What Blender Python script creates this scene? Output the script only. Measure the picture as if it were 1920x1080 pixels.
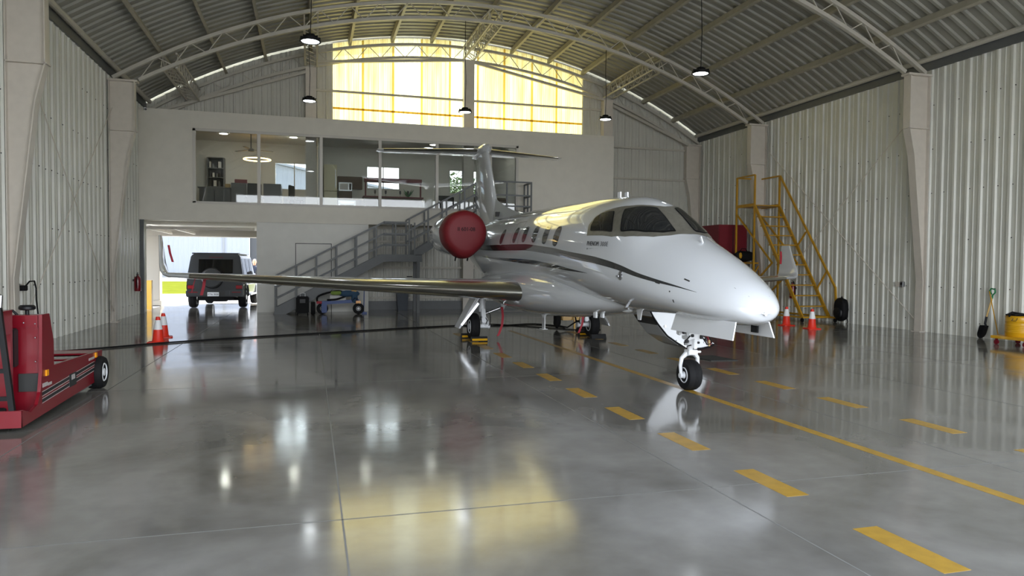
import bpy, bmesh, math, random
from math import sin, cos, pi, radians, sqrt, atan2
from mathutils import Vector, Matrix

for _o in list(bpy.data.objects):
    bpy.data.objects.remove(_o)
SC = bpy.context.scene
COL = SC.collection

# ------------------------------------------------------------------ camera
def _cam():
    yaw, pitch, roll = radians(15.777), radians(1.7995), radians(.4427)
    fwd = Vector((sin(yaw)*cos(pitch), cos(yaw)*cos(pitch), -sin(pitch)))
    r = Vector((cos(yaw), -sin(yaw), 0)); u = r.cross(fwd)
    right = r*cos(roll)+u*sin(roll); up = -r*sin(roll)+u*cos(roll)
    cd = bpy.data.cameras.new('camera'); co = bpy.data.objects.new('camera', cd); COL.objects.link(co)
    m = Matrix((right, up, -fwd)).transposed().to_4x4(); m.translation = Vector((0, 0, 1.6))
    co.matrix_world = m
    cd.sensor_width = 36; cd.lens = 1336.7/1920*36; cd.clip_start = .05; cd.clip_end = 600
    SC.camera = co
_cam()

# ------------------------------------------------------------------ sky, sun, exposure
def _world():
    w = bpy.data.worlds.new('sky'); SC.world = w; w.use_nodes = True
    nt = w.node_tree; N = nt.nodes; L = nt.links; N.clear()
    tc = N.new('ShaderNodeTexCoord'); sp = N.new('ShaderNodeSeparateXYZ'); cr = N.new('ShaderNodeValToRGB')
    bg = N.new('ShaderNodeBackground'); out = N.new('ShaderNodeOutputWorld')
    L.new(tc.outputs['Generated'], sp.inputs[0]); L.new(sp.outputs['Z'], cr.inputs[0])
    e = cr.color_ramp.elements
    e[0].position = 0; e[0].color = (.60, .62, .62, 1)
    e[1].position = 1; e[1].color = (.42, .56, .86, 1)
    a = e.new(.02); a.color = (.92, .96, 1.0, 1)
    b = e.new(.3); b.color = (.84, .90, 1.0, 1)
    L.new(cr.outputs[0], bg.inputs[0]); bg.inputs[1].default_value = 1.15
    L.new(bg.outputs[0], out.inputs[0])
_world()
def _sun():
    l = bpy.data.lights.new('sun', 'SUN'); l.energy = 3.2; l.angle = radians(.6); l.color = (1, .95, .86)
    o = bpy.data.objects.new('sun', l); COL.objects.link(o)
    d = Vector((-.42, -.50, -.92))       # travels towards the front and the left
    o.rotation_euler = d.to_track_quat('-Z', 'Y').to_euler()
_sun()
def portal(loc, rot, sx, sy):
    l = bpy.data.lights.new('daylight_opening', 'AREA'); l.shape = 'RECTANGLE'; l.size = sx; l.size_y = sy
    l.cycles.is_portal = True
    o = bpy.data.objects.new('daylight_opening', l); COL.objects.link(o); o.location = loc; o.rotation_euler = rot
portal((4.92, -1.0, 3.1), (radians(90), 0, 0), 20.2, 6.2)
SC.view_settings.view_transform = 'Standard'; SC.view_settings.look = 'None'
SC.view_settings.exposure = 2.7; SC.view_settings.gamma = 1; SC.view_settings.use_curve_mapping = False
SC.cycles.max_bounces = 10; SC.cycles.diffuse_bounces = 5; SC.cycles.glossy_bounces = 5
SC.cycles.transparent_max_bounces = 12; SC.cycles.caustics_reflective = False; SC.cycles.caustics_refractive = False
SC.cycles.sample_clamp_indirect = 6

# ------------------------------------------------------------------ materials
def s2l(c):
    f = lambda v: v/12.92 if v <= .04045 else ((v+.055)/1.055)**2.4
    if isinstance(c, str): c = [int(c[i:i+2], 16)/255 for i in (0, 2, 4)]
    return tuple(f(v) for v in c[:3])+(1,)
def mat(name, col, rough=.5, metal=0, coat=0, spec=.5, emit=None, es=1, noise=0, nscale=4, bump=0, bscale=30, stretch=None):
    m = bpy.data.materials.new(name); m.use_nodes = True; nt = m.node_tree; N = nt.nodes; L = nt.links
    b = N['Principled BSDF']; c = s2l(col)
    b.inputs['Base Color'].default_value = c; b.inputs['Roughness'].default_value = rough
    b.inputs['Metallic'].default_value = metal; b.inputs['Coat Weight'].default_value = coat
    b.inputs['Coat Roughness'].default_value = .02
    b.inputs['Specular IOR Level'].default_value = spec
    if emit: b.inputs['Emission Color'].default_value = s2l(emit); b.inputs['Emission Strength'].default_value = es
    if noise or bump:
        tc = N.new('ShaderNodeTexCoord'); mp = N.new('ShaderNodeMapping'); L.new(tc.outputs['Object'], mp.inputs[0])
        if stretch: mp.inputs['Scale'].default_value = stretch
    if noise:
        n = N.new('ShaderNodeTexNoise'); n.inputs['Scale'].default_value = nscale; n.inputs['Detail'].default_value = 5
        L.new(mp.outputs[0], n.inputs['Vector'])
        r = N.new('ShaderNodeMapRange'); r.inputs[1].default_value = .3; r.inputs[2].default_value = .7
        r.inputs[3].default_value = 1-noise; r.inputs[4].default_value = 1+noise
        L.new(n.outputs[0], r.inputs[0])
        mx = N.new('ShaderNodeVectorMath'); mx.operation = 'SCALE'; mx.inputs[0].default_value = c[:3]
        L.new(r.outputs[0], mx.inputs['Scale']); L.new(mx.outputs[0], b.inputs['Base Color'])
    if bump:
        n2 = N.new('ShaderNodeTexNoise'); n2.inputs['Scale'].default_value = bscale; n2.inputs['Detail'].default_value = 3
        L.new(mp.outputs[0], n2.inputs['Vector'])
        bp = N.new('ShaderNodeBump'); bp.inputs['Strength'].default_value = bump; bp.inputs['Distance'].default_value = .01
        L.new(n2.outputs[0], bp.inputs['Height']); L.new(bp.outputs[0], b.inputs['Normal'])
    return m
M = {}
M['wall'] = mat('painted_wall_sheet', 'd2d2c8', .38, noise=.05, nscale=1.5)
M['backwall'] = mat('back_wall_sheet', 'c2c1b8', .42, noise=.05, nscale=1.5)
M['roof'] = mat('roof_sheet', '9d9c92', .45, metal=.25, noise=.08, nscale=2)
M['facade'] = mat('facade_plaster', 'dad6cb', .7, noise=.03, nscale=3)
M['lowwall'] = mat('lower_wall_plaster', 'dcdbd5', .65, noise=.03, nscale=3)
M['steel'] = mat('painted_steel', 'cdc6bb', .42, noise=.04, nscale=6)
M['truss'] = mat('truss_steel', 'bcb8ac', .45, noise=.05, nscale=6)
M['purlin'] = mat('purlin_steel', 'a8a392', .5, noise=.08, nscale=5)
M['grey'] = mat('grey_steel', '5a5d5e', .45, noise=.05, nscale=6)
M['dark'] = mat('dark_trim', '2e2e2c', .6)
M['frame'] = mat('window_aluminium', 'c9c5bd', .45)
M['black'] = mat('black_rubber', '131314', .7, spec=.2)
M['blackp'] = mat('black_plastic', '0e0f11', .45, spec=.3)
M['tyre'] = mat('tyre_rubber', '161617', .75, spec=.25, noise=.1, nscale=20)
M['white'] = mat('aircraft_white', 'd0d3d6', .1, coat=.8)
M['stripe'] = mat('stripe_grey', '303235', .12, coat=.8, metal=.2)
M['leadmetal'] = mat('polished_leading_edge', 'c6c5c0', .2, metal=1)
M['framemetal'] = mat('windshield_surround', '827f75', .38, metal=.5, noise=.12, nscale=14)
M['glassdark'] = mat('dark_tinted_glass', '1b1d1f', .03, spec=.6, coat=.4)
M['cabglass'] = mat('cabin_window_glass', '54575a', .03, spec=.7, coat=.6)
M['gearwhite'] = mat('gear_white_paint', 'e6e8ea', .3, coat=.2)
M['chrome'] = mat('chrome', 'd8d8da', .1, metal=1)
M['alu'] = mat('bare_aluminium', 'a9aaac', .3, metal=1)
M['redcover'] = mat('red_cover_fabric', '6e0f18', .6, bump=.3, bscale=14)
M['redpaint'] = mat('red_paint', '780c1c', .3, coat=.3, noise=.05, nscale=3)
M['redribbon'] = mat('red_ribbon', 'a01528', .6)
M['maroon'] = mat('dark_red_panel', '6e0a1c', .5)
M['yellow'] = mat('yellow_paint', 'b98a1a', .4, noise=.08, nscale=8)
M['yellow2'] = mat('yellow_drum', 'd19d16', .35, coat=.2)
M['lane'] = mat('lane_paint', 'b08a34', .3, noise=.16, nscale=9)
M['orange'] = mat('cone_orange', 'e8321c', .45)
M['conewhite'] = mat('cone_white_band', 'f0f0f0', .4)
M['amber'] = mat('amber_lens', 'f2a012', .25)
M['suv'] = mat('grey_car_paint', '3a3c3e', .3, coat=.6, metal=.3)
M['carglass'] = mat('car_glass', '0c0d0e', .04, spec=.6)
M['redlens'] = mat('red_lens', '8a1620', .2, coat=.5)
M['blue'] = mat('blue_paint', '2f4c88', .45)
M['bluejack'] = mat('blue_canvas', '33506a', .8)
M['lime'] = mat('lime_fabric', '7c9440', .8)
M['wood'] = mat('brown_cabinet', '5d4a3a', .55, noise=.15, nscale=5, stretch=(1, 1, .2))
M['tan'] = mat('tan_timber', 'b59c6c', .6, noise=.1, nscale=8)
M['officewall'] = mat('office_wall', 'dddcd6', .7)
M['officefloor'] = mat('office_floor', '6d6a66', .5)
M['officegrey'] = mat('office_grey', '6b6d6d', .5)
M['officedark'] = mat('office_dark', '2c2d2e', .6)
M['cream'] = mat('cream_panel', 'e9e3c6', .6)
M['lampface'] = mat('lamp_diffuser', 'ffffff', .4, emit='f4fbff', es=5)
M['loungefill'] = mat('lounge_fill_diffuser', 'ffffff', .4, emit='f7f7ee', es=4)  # dim glow for the added lights in the lounge side
M['officefill'] = mat('office_fill_diffuser', 'ffffff', .4, emit='f7f7ee', es=7)  # stronger glow for the added lights in the left office
M['ringlight'] = mat('ring_diffuser', 'ffffff', .4, emit='ffd080', es=1.6)
M['skin'] = mat('skin', 'c98f74', .55)
M['navy'] = mat('navy_cloth', '1c2334', .8)
M['green'] = mat('green_plastic', '1f7a48', .4)
M['handlewood'] = mat('ash_wood', 'd0ad6c', .5)
M['apron'] = mat('outdoor_concrete', 'b7b4ad', .85, spec=.1, noise=.08, nscale=.6)
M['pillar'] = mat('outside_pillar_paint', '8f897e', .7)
M['grass'] = mat('grass', '4d5119', .95, spec=0, noise=.2, nscale=1.2)
M['leaf'] = mat('tree_leaf', '3d4d22', .8, noise=.2, nscale=2)
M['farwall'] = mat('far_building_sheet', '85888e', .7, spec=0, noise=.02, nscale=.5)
M['mat'] = mat('floor_mat', '2c2c2b', .8)
M['joint'] = mat('floor_joint', '7b7a74', .6)
M['bin'] = mat('blue_grey_bin', '26313c', .45)
M['decal'] = mat('silver_decal', 'b9b2ae', .35)
M['decaldark'] = mat('dark_decal', '23292b', .35)
M['text'] = mat('dark_lettering', '26282b', .35)
M['textlight'] = mat('grey_lettering', '55585c', .35)

def floor_mat():
    m = bpy.data.materials.new('polished_concrete'); m.use_nodes = True; nt = m.node_tree; N = nt.nodes; L = nt.links
    b = N['Principled BSDF']; tc = N.new('ShaderNodeTexCoord')
    def noise(scale, detail, stretch=None, dist=0):
        mp = N.new('ShaderNodeMapping'); L.new(tc.outputs['Object'], mp.inputs[0])
        if stretch: mp.inputs['Scale'].default_value = stretch
        n = N.new('ShaderNodeTexNoise'); n.inputs['Scale'].default_value = scale; n.inputs['Detail'].default_value = detail
        n.inputs['Distortion'].default_value = dist
        L.new(mp.outputs[0], n.inputs['Vector']); return n
    n1 = noise(.55, 8, None, 1.2); n2 = noise(5, 6)
    mix = N.new('ShaderNodeMath'); mix.operation = 'MULTIPLY_ADD'; mix.inputs[1].default_value = .3
    L.new(n2.outputs[0], mix.inputs[0]); L.new(n1.outputs[0], mix.inputs[2])
    cr = N.new('ShaderNodeValToRGB'); e = cr.color_ramp.elements
    e[0].position = .42; e[0].color = s2l('64615a'); e[1].position = .88; e[1].color = s2l('8c8982')
    L.new(mix.outputs[0], cr.inputs[0]); L.new(cr.outputs[0], b.inputs['Base Color'])
    rr = N.new('ShaderNodeMapRange'); rr.inputs[1].default_value = .3; rr.inputs[2].default_value = .75
    rr.inputs[3].default_value = .07; rr.inputs[4].default_value = .17
    L.new(n1.outputs[0], rr.inputs[0]); L.new(rr.outputs[0], b.inputs['Roughness'])
    b.inputs['Specular IOR Level'].default_value = .85
    n3 = noise(1.6, 2); bp = N.new('ShaderNodeBump'); bp.inputs['Strength'].default_value = .06; bp.inputs['Distance'].default_value = .02
    L.new(n3.outputs[0], bp.inputs['Height']); L.new(bp.outputs[0], b.inputs['Normal'])
    return m
M['floor'] = floor_mat()

def glass_mat(name, tint=(.93, .95, .95, 1), refl=1.0):
    m = bpy.data.materials.new(name); m.use_nodes = True; nt = m.node_tree; N = nt.nodes; L = nt.links
    N.remove(N['Principled BSDF']); out = N['Material Output']
    t = N.new('ShaderNodeBsdfTransparent'); t.inputs[0].default_value = tint
    g = N.new('ShaderNodeBsdfGlossy'); g.inputs['Roughness'].default_value = .02
    f = N.new('ShaderNodeFresnel'); f.inputs[0].default_value = 1.65
    mu = N.new('ShaderNodeMath'); mu.operation = 'MULTIPLY'; mu.inputs[1].default_value = refl; mu.use_clamp = True
    mx = N.new('ShaderNodeMixShader')
    L.new(f.outputs[0], mu.inputs[0]); L.new(mu.outputs[0], mx.inputs[0]); L.new(t.outputs[0], mx.inputs[1]); L.new(g.outputs[0], mx.inputs[2])
    L.new(mx.outputs[0], out.inputs[0]); return m
M['glass'] = glass_mat('clear_glass', (.9, .92, .91, 1), 1.0)

def translucent_mat(name, col, streak):
    m = bpy.data.materials.new(name); m.use_nodes = True; nt = m.node_tree; N = nt.nodes; L = nt.links
    N.remove(N['Principled BSDF']); out = N['Material Output']
    t = N.new('ShaderNodeBsdfTranslucent'); d = N.new('ShaderNodeBsdfDiffuse'); mx = N.new('ShaderNodeMixShader'); mx.inputs[0].default_value = .12
    tc = N.new('ShaderNodeTexCoord'); mp = N.new('ShaderNodeMapping'); mp.inputs['Scale'].default_value = (3, 3, .25)
    n = N.new('ShaderNodeTexNoise'); n.inputs['Scale'].default_value = 1.6; n.inputs['Detail'].default_value = 4
    L.new(tc.outputs['Object'], mp.inputs[0]); L.new(mp.outputs[0], n.inputs['Vector'])
    cr = N.new('ShaderNodeValToRGB'); e = cr.color_ramp.elements
    e[0].position = .3; e[0].color = s2l(streak); e[1].position = .62; e[1].color = s2l(col)
    L.new(n.outputs[0], cr.inputs[0]); L.new(cr.outputs[0], t.inputs[0]); L.new(cr.outputs[0], d.inputs[0])
    L.new(t.outputs[0], mx.inputs[1]); L.new(d.outputs[0], mx.inputs[2]); L.new(mx.outputs[0], out.inputs[0])
    return m
M['skylight'] = translucent_mat('yellowed_fibreglass', 'a59c6a', '94834a')
M['skylight2'] = translucent_mat('pale_fibreglass', 'b4b08e', 'a8a276')
M['lapseam'] = translucent_mat('fibreglass_lap', 'd2bb70', 'c4ab60')

# ------------------------------------------------------------------ mesh helpers
class MB:
    def __init__(s): s.v = []; s.f = []; s.mi = []; s.cur = 0
    def add(s, vs, fs):
        n = len(s.v); s.v += [tuple(v) for v in vs]; s.f += [tuple(i+n for i in f) for f in fs]; s.mi += [s.cur]*len(fs); return s
    def box(s, c, d, rz=0, ry=0, rx=0):
        R = Matrix.Rotation(rz, 3, 'Z') @ Matrix.Rotation(ry, 3, 'Y') @ Matrix.Rotation(rx, 3, 'X'); c = Vector(c)
        vs = [c+R @ Vector((x*d[0]/2, y*d[1]/2, z*d[2]/2)) for x in (-1, 1) for y in (-1, 1) for z in (-1, 1)]
        return s.add(vs, [(0, 1, 3, 2), (4, 6, 7, 5), (0, 4, 5, 1), (2, 3, 7, 6), (0, 2, 6, 4), (1, 5, 7, 3)])
    def b2(s, a, b):  # box by two corners
        return s.box([(a[i]+b[i])/2 for i in range(3)], [abs(b[i]-a[i]) for i in range(3)])
    def bar(s, p, q, w, h=None, up=(0, 0, 1)):
        h = h or w; p = Vector(p); q = Vector(q); d = (q-p).normalized(); u = Vector(up)
        if abs(d.dot(u)) > .98: u = Vector((0, 1, 0))
        x = d.cross(u).normalized(); y = x.cross(d)
        vs = [a+x*i*w/2+y*j*h/2 for a in (p, q) for i, j in ((-1, -1), (1, -1), (1, 1), (-1, 1))]
        return s.add(vs, [(3, 2, 1, 0), (4, 5, 6, 7), (0, 1, 5, 4), (1, 2, 6, 5), (2, 3, 7, 6), (3, 0, 4, 7)])
    def tube(s, pts, r, n=10, caps=True, closed=False):
        pts = [Vector(p) for p in pts]; k = len(pts); rs = r if isinstance(r, (list, tuple)) else [r]*k
        rings = []; prev = None
        for i, p in enumerate(pts):
            if closed: d = (pts[(i+1) % k]-pts[i-1]).normalized()
            else: d = (pts[min(i+1, k-1)]-pts[max(i-1, 0)]).normalized()
            if prev is None:
                u = Vector((0, 0, 1)) if abs(d.z) < .9 else Vector((1, 0, 0)); x = d.cross(u).normalized()
            else: x = (prev-d*prev.dot(d)).normalized()
            prev = x; y = d.cross(x)
            rings.append([p+(x*cos(2*pi*j/n)+y*sin(2*pi*j/n))*rs[i] for j in range(n)])
        vs = [v for rg in rings for v in rg]; fs = []
        for i in range(k if closed else k-1):
            a = i*n; b = ((i+1) % k)*n
            for j in range(n): fs.append((a+j, a+(j+1) % n, b+(j+1) % n, b+j))
        if caps and not closed: fs += [tuple(range(n))[::-1], tuple((k-1)*n+j for j in range(n))]
        return s.add(vs, fs)
    def cyl(s, p, q, r, n=20, r2=None): return s.tube([p, q], [r, r if r2 is None else r2], n)
    def lathe(s, prof, o=(0, 0, 0), ax='Z', n=28, cap=True):
        o = Vector(o); vs = []; k = len(prof)
        for r, h in prof:
            for j in range(n):
                a = 2*pi*j/n; c, d = r*cos(a), r*sin(a)
                vs.append(o+Vector({'Z': (c, d, h), 'X': (h, c, d), 'Y': (c, h, d)}[ax]))
        fs = [(i*n+j, i*n+(j+1) % n, (i+1)*n+(j+1) % n, (i+1)*n+j) for i in range(k-1) for j in range(n)]
        if cap and prof[0][0] > 1e-4: fs.append(tuple(range(n)))
        if cap and prof[-1][0] > 1e-4: fs.append(tuple((k-1)*n+j for j in range(n)))
        return s.add(vs, fs)
    def loft(s, rings, cap=True, closed=True):
        n = len(rings[0]); vs = [v for r in rings for v in r]; fs = []
        for i in range(len(rings)-1):
            for j in range(n if closed else n-1):
                fs.append((i*n+j, i*n+(j+1) % n, (i+1)*n+(j+1) % n, (i+1)*n+j))
        if cap and closed: fs += [tuple(range(n))[::-1], tuple((len(rings)-1)*n+j for j in range(n))]
        return s.add(vs, fs)
    def prism(s, poly, a, b, ax='Y'):  # polygon in the two other axes, extruded from a to b
        def P(u, v, t): return {'X': (t, u, v), 'Y': (u, t, v), 'Z': (u, v, t)}[ax]
        n = len(poly); vs = [P(u, v, a) for u, v in poly]+[P(u, v, b) for u, v in poly]
        fs = [tuple(range(n))[::-1], tuple(range(n, 2*n))]+[(i, (i+1) % n, n+(i+1) % n, n+i) for i in range(n)]
        return s.add(vs, fs)
    def sphere(s, c, r, n=16, m=10):
        c = Vector(c); r = r if isinstance(r, (tuple, list)) else (r, r, r)
        rings = [[c+Vector((r[0]*sin(pi*i/m)*cos(2*pi*j/n), r[1]*sin(pi*i/m)*sin(2*pi*j/n), r[2]*cos(pi*i/m))) for j in range(n)] for i in range(1, m)]
        k = len(s.v); s.loft(rings, cap=True); return s
    def build(s, name, mats, parent=None, smooth=35, bevel=0, world=True):
        off = Vector((0, 0, 0))
        if parent is not None and world:
            p = parent
            while p is not None: off += p.location; p = p.parent
        me = bpy.data.meshes.new(name); me.from_pydata([Vector(v)-off for v in s.v], [], s.f)
        if not isinstance(mats, (list, tuple)): mats = [mats]
        for m in mats: me.materials.append(M[m] if isinstance(m, str) else m)
        if len(mats) > 1: me.polygons.foreach_set('material_index', s.mi)
        bm = bmesh.new(); bm.from_mesh(me)
        bmesh.ops.recalc_face_normals(bm, faces=bm.faces)
        if bevel:
            es = [e for e in bm.edges if len(e.link_faces) == 2 and e.calc_face_angle(0) > radians(40)]
            bmesh.ops.bevel(bm, geom=es, offset=bevel, segments=2, affect='EDGES', clamp_overlap=True)
        bm.to_mesh(me); bm.free()
        if smooth:
            me.polygons.foreach_set('use_smooth', [True]*len(me.polygons))
            me.set_sharp_from_angle(angle=radians(smooth))
        o = bpy.data.objects.new(name, me); COL.objects.link(o)
        if parent is not None: o.parent = parent
        return o
def tag(o, label=None, cat=None, group=None, kind=None):
    if label: o['label'] = label
    if cat: o['category'] = cat
    if group: o['group'] = group
    if kind: o['kind'] = kind
    return o
def thing(name, loc, label, cat, group=None, kind=None):
    o = bpy.data.objects.new(name, None); COL.objects.link(o); o.location = loc; o.empty_display_size = .2
    return tag(o, label, cat, group, kind)
def dup(root, loc, label=None, rz=None):
    def cp(o, par):
        c = o.copy(); COL.objects.link(c); c.parent = par
        for ch in [x for x in bpy.data.objects if x.parent == o]: cp(ch, c)
        return c
    r = cp(root, None); r.location = loc
    if rz is not None: r.rotation_euler.z = rz
    if label: r['label'] = label
    return r
def dupch(o, parent, loc=None):
    c = o.copy(); COL.objects.link(c); c.parent = parent
    if loc is not None: c.location = loc
    return c
def text(name, body, size, loc, xdir, ydir, mt, parent, shear=0, extrude=.0015, sx=1.0, width=None):
    cu = bpy.data.curves.new(name, 'FONT'); cu.body = body; cu.size = size; cu.extrude = extrude; cu.shear = shear; cu.resolution_u = 4
    tmp = bpy.data.objects.new(name, cu); COL.objects.link(tmp); dg = bpy.context.evaluated_depsgraph_get(); dg.update()
    me = bpy.data.meshes.new_from_object(tmp.evaluated_get(dg)); bpy.data.objects.remove(tmp); me.materials.clear(); me.materials.append(M[mt])
    if width: sx = width/max(v.co.x for v in me.vertices)
    o = bpy.data.objects.new(name, me); COL.objects.link(o)
    x = Vector(xdir).normalized(); z = x.cross(Vector(ydir)).normalized(); y = z.cross(x)
    off = Vector((0, 0, 0)); q = parent
    while q is not None: off += q.location; q = q.parent
    for v in me.vertices: v.co = x*v.co.x*sx+y*v.co.y+z*v.co.z+Vector(loc)-off
    o.parent = parent
    return o

XL, XR, YF, YB, ZW = -5.2, 15.04, -1.0, 25.75, 6.6
CX = 4.92
def roofz(x, apex=9.80, R=18.6): return apex-R+sqrt(R*R-(x-CX)**2)

# ------------------------------------------------------------------ building shell
def st(o, label): return tag(o, label, None, None, 'structure')
def corr(a, b, pitch=.36, dep=.04, minor=.012, rw=.10, ph=0):
    """trapezoidal sheet profile: list of (t, depth)"""
    out = []; k = 0; t = a+ph
    while t < b:
        for u, d in ((0, 0), (.025, dep), (.025+rw-.04, dep), (rw+.01, 0), (pitch*.62, 0), (pitch*.62+.012, minor), (pitch*.62+.035, minor), (pitch*.62+.047, 0)):
            if t+u < b: out.append((t+u, d))
        t += pitch
    return [(a, 0)]+[p for p in out if p[0] > a+1e-4]+[(b, 0)]
def sheet(mb, prof, P, z0, z1):
    """P(t, d, z) -> point; z1 may be a function of t"""
    f = z1 if callable(z1) else (lambda t: z1)
    g = z0 if callable(z0) else (lambda t: z0)
    n = len(prof)
    vs = [P(t, d, g(t)) for t, d in prof]+[P(t, d, f(t)) for t, d in prof]
    fs = [(i, i+1, n+i+1, n+i) for i in range(n-1)]
    vs += [P(prof[0][0], -.06, g(prof[0][0])), P(prof[-1][0], -.06, g(prof[-1][0])), P(prof[-1][0], -.06, f(prof[-1][0])), P(prof[0][0], -.06, f(prof[0][0]))]
    mb.add(vs, fs)

# floor slab, painted lines, joints
mb = MB(); mb.b2((XL-.15, -1.4, -.2), (XR+.15, 30.0, 0)); floor = st(mb.build('floor', 'floor', smooth=0), 'grey polished concrete hangar floor')
def strip(name, x0, x1, y0, y1, m, h=.0015):
    o = MB().b2((x0, y0, .0004), (x1, y1, h)).build(name, m, floor, smooth=0); return o
for x in (-2.45, .19, 2.80, 5.40, 8.0, 10.6, 13.2): strip('floor_joint', x-.006, x+.006, 1.1, 24.6, 'joint', .0008)
for y in (4.54, 9.85, 15.1, 20.4): strip('floor_joint', XL+.02, XR-.05, y-.006, y+.006, 'joint', .0008)
tag(strip('centre_line', 4.66, 4.77, 1.1, 16.9, 'lane'), 'long yellow centre line painted on the floor')
for k in range(11):
    y = 3.265+1.283*k
    if y > 2: strip('lane_dash', 3.20, 3.38, y-.33, y+.33, 'lane')
    y += -.05
    if k: strip('lane_dash', 6.0, 6.18, y-.33, y+.33, 'lane')

mb = MB(); sheet(mb, corr(YF, 25.7), lambda t, d, z: (XL+d, t, z), .0, ZW); st(mb.build('wall_left', 'wall', smooth=0), 'white corrugated metal wall on the left')
mb = MB(); sheet(mb, corr(YF, 25.75), lambda t, d, z: (XR-d, t, z), .0, ZW); st(mb.build('wall_right', 'wall', smooth=0), 'white corrugated metal wall on the right')
# screws on the wall sheets
for X, s, wn in ((XL, 1, 'wall_left'), (XR, -1, 'wall_right')):
    mb = MB(); random.seed(3)
    for z in (.32, 1.15, 2.3, 3.5, 4.6, 5.7):
        t = YF+.34
        while t < 25:
            if random.random() < .8: mb.cyl((X, t, z+random.uniform(-.02, .02)), (X+s*.012, t, z), .012, 6)
            t += .36*random.choice((1, 1, 2))
    o = mb.build('wall_screws', 'dark', bpy.data.objects[wn], smooth=0); o['kind'] = 'stuff'

# back wall: sheets around the office block and under it
mb = MB(); pr = lambda a, b: corr(a, b, .30, .03, .01, .08); BP = lambda t, d, z: (t, YB-d, z)
sheet(mb, pr(1.9, 10.88), BP, 0, 3.0); sheet(mb, pr(10.88, XR), BP, 0, lambda t: roofz(t)-.07)
sheet(mb, pr(10.01, 10.88), BP, 6.4, lambda t: roofz(t)-.07)
sheet(mb, pr(XL, .75), BP, 6.4, lambda t: roofz(t)-.07)
wb = st(mb.build('wall_back', 'backwall', smooth=0), 'grey corrugated metal end wall of the hangar')
for z, a, b in ((6.23, 10.9, 14.5), (5.04, 10.9, 14.5), (3.6, 10.9, 14.9), (2.4, 10.9, 14.9), (1.2, 10.9, 14.9), (2.42, 1.95, 10.9), (1.5, 1.95, 10.9), (.42, 1.95, 10.9), (7.6, .2, 10.8)):
    MB().b2((a, YB-.12, z-.035), (b, YB-.03, z+.035)).build('girt', 'truss', wb, smooth=0)
MB().b2((1.9, YB-.14, 0), (10.9, YB-.02, .3)).build('concrete_kerb', 'grey', wb, smooth=0)
# front gable above the open hangar door
mb = MB(); xs = [XL+(XR-XL)*i/40 for i in range(41)]
mb.add([(x, YF, 6.15) for x in xs]+[(x, YF, roofz(x)-.02) for x in xs]+[(x, YF-.1, 6.15) for x in xs]+[(x, YF-.1, roofz(x)-.02) for x in xs],
       [(i, i+1, 42+i, 41+i) for i in range(40)]+[(82+i, 83+i, 124+i, 123+i) for i in range(40)]+[(i, i+1, 83+i, 82+i) for i in range(40)])
st(mb.build('wall_front', 'backwall', smooth=0), 'metal gable above the open hangar door')

# translucent skylight sheets in the end wall
seams = [.75, 1.77, 2.83, 3.84, 4.87, 5.90, 6.91, 7.99, 8.96, 10.01]
ws = thing('window_1', (5.4, YB, 7.5), 'yellowed translucent corrugated skylight wall above the office block', 'window', None, 'structure')
for i in range(9):
    mb = MB(); a, b = seams[i], seams[i+1]
    prof = corr(a, b, .165, .018, .006, .05); n = len(prof)
    mb.add([(t, YB-d, 6.4) for t, d in prof]+[(t, YB-d, roofz(t)-.07) for t, d in prof], [(j, j+1, n+j+1, n+j) for j in range(n-1)])
    mb.build('skylight_sheet', 'skylight2' if i in (2, 4) else 'skylight', ws, smooth=0)
for x in seams[1:-1]:
    MB().add([(x-.035, YB-.02, 6.4), (x+.035, YB-.02, 6.4), (x+.035, YB-.02, roofz(x)-.09), (x-.035, YB-.02, roofz(x)-.09)], [(0, 1, 2, 3)]).build('sheet_lap', 'lapseam', ws, smooth=0)
MB().b2((.75, YB-.018, 7.0), (10.01, YB-.015, 7.07)).build('sheet_lap', 'lapseam', ws, smooth=0)

# roof: curved corrugated sheet with its ribs running across the hangar
mb = MB(); xs = [XL-.2+(XR-XL+.4)*i/56 for i in range(57)]
ys = []; y = YF-.1
while y < 26.0:
    ys += [(y, 0), (y+.10, 0), (y+.13, .04), (y+.20, .045), (y+.25, .012), (y+.28, 0)]; y += .335
vs = []
for x in xs:
    z = roofz(x); nx, nz = (x-CX)/18.6, (z-9.8+18.6)/18.6
    vs += [(x-nx*d, yy, z-nz*d) for yy, d in ys]
n = len(ys); fs = [(i*n+j, i*n+j+1, (i+1)*n+j+1, (i+1)*n+j) for i in range(56) for j in range(n-1)]
mb.add(vs, fs)
k = len(ys)-1
top = [(x, YF-.1, roofz(x)+.05) for x in xs]+[(x, 26.1, roofz(x)+.05) for x in xs]
mb.add(top, [(i, i+1, 58+i, 57+i) for i in range(56)])
ceil = st(mb.build('ceiling', 'roof', smooth=25), 'arched corrugated metal roof of the hangar')
for x in (-3.95, -2.72, -1.45, 0.0, 1.31, 2.77, 4.17, 5.5, 7.15, 8.6, 9.95, 11.15, 12.5, 13.8):
    z = roofz(x)-.16; sl = -(x-CX)/18.6
    MB().bar((x, YF, z), (x, YB-.06, z), .085, .2, up=(-sl, 0, 1)).build('purlin', 'purlin', ceil, smooth=0)
    if x in (-2.72, 0.0, 5.5, 9.95, 12.5): continue
for X, s in ((XL, 1), (XR, -1)):
    MB().cyl((X+s*.16, YF, 6.84), (X+s*.16, YB-.03, 6.84), .07, 10).build('eave_pipe', 'truss', ceil)
    MB().bar((X+s*.05, YF, 6.70), (X+s*.05, YB-.03, 6.70), .05, .22).build('eave_closure', 'grey', ceil, smooth=0)
    MB().bar((X-s*.14, YF-.1, 6.72), (X-s*.14, 26, 6.72), .02, .5).build('eave_flashing', 'roof', ceil, smooth=0)

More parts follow.
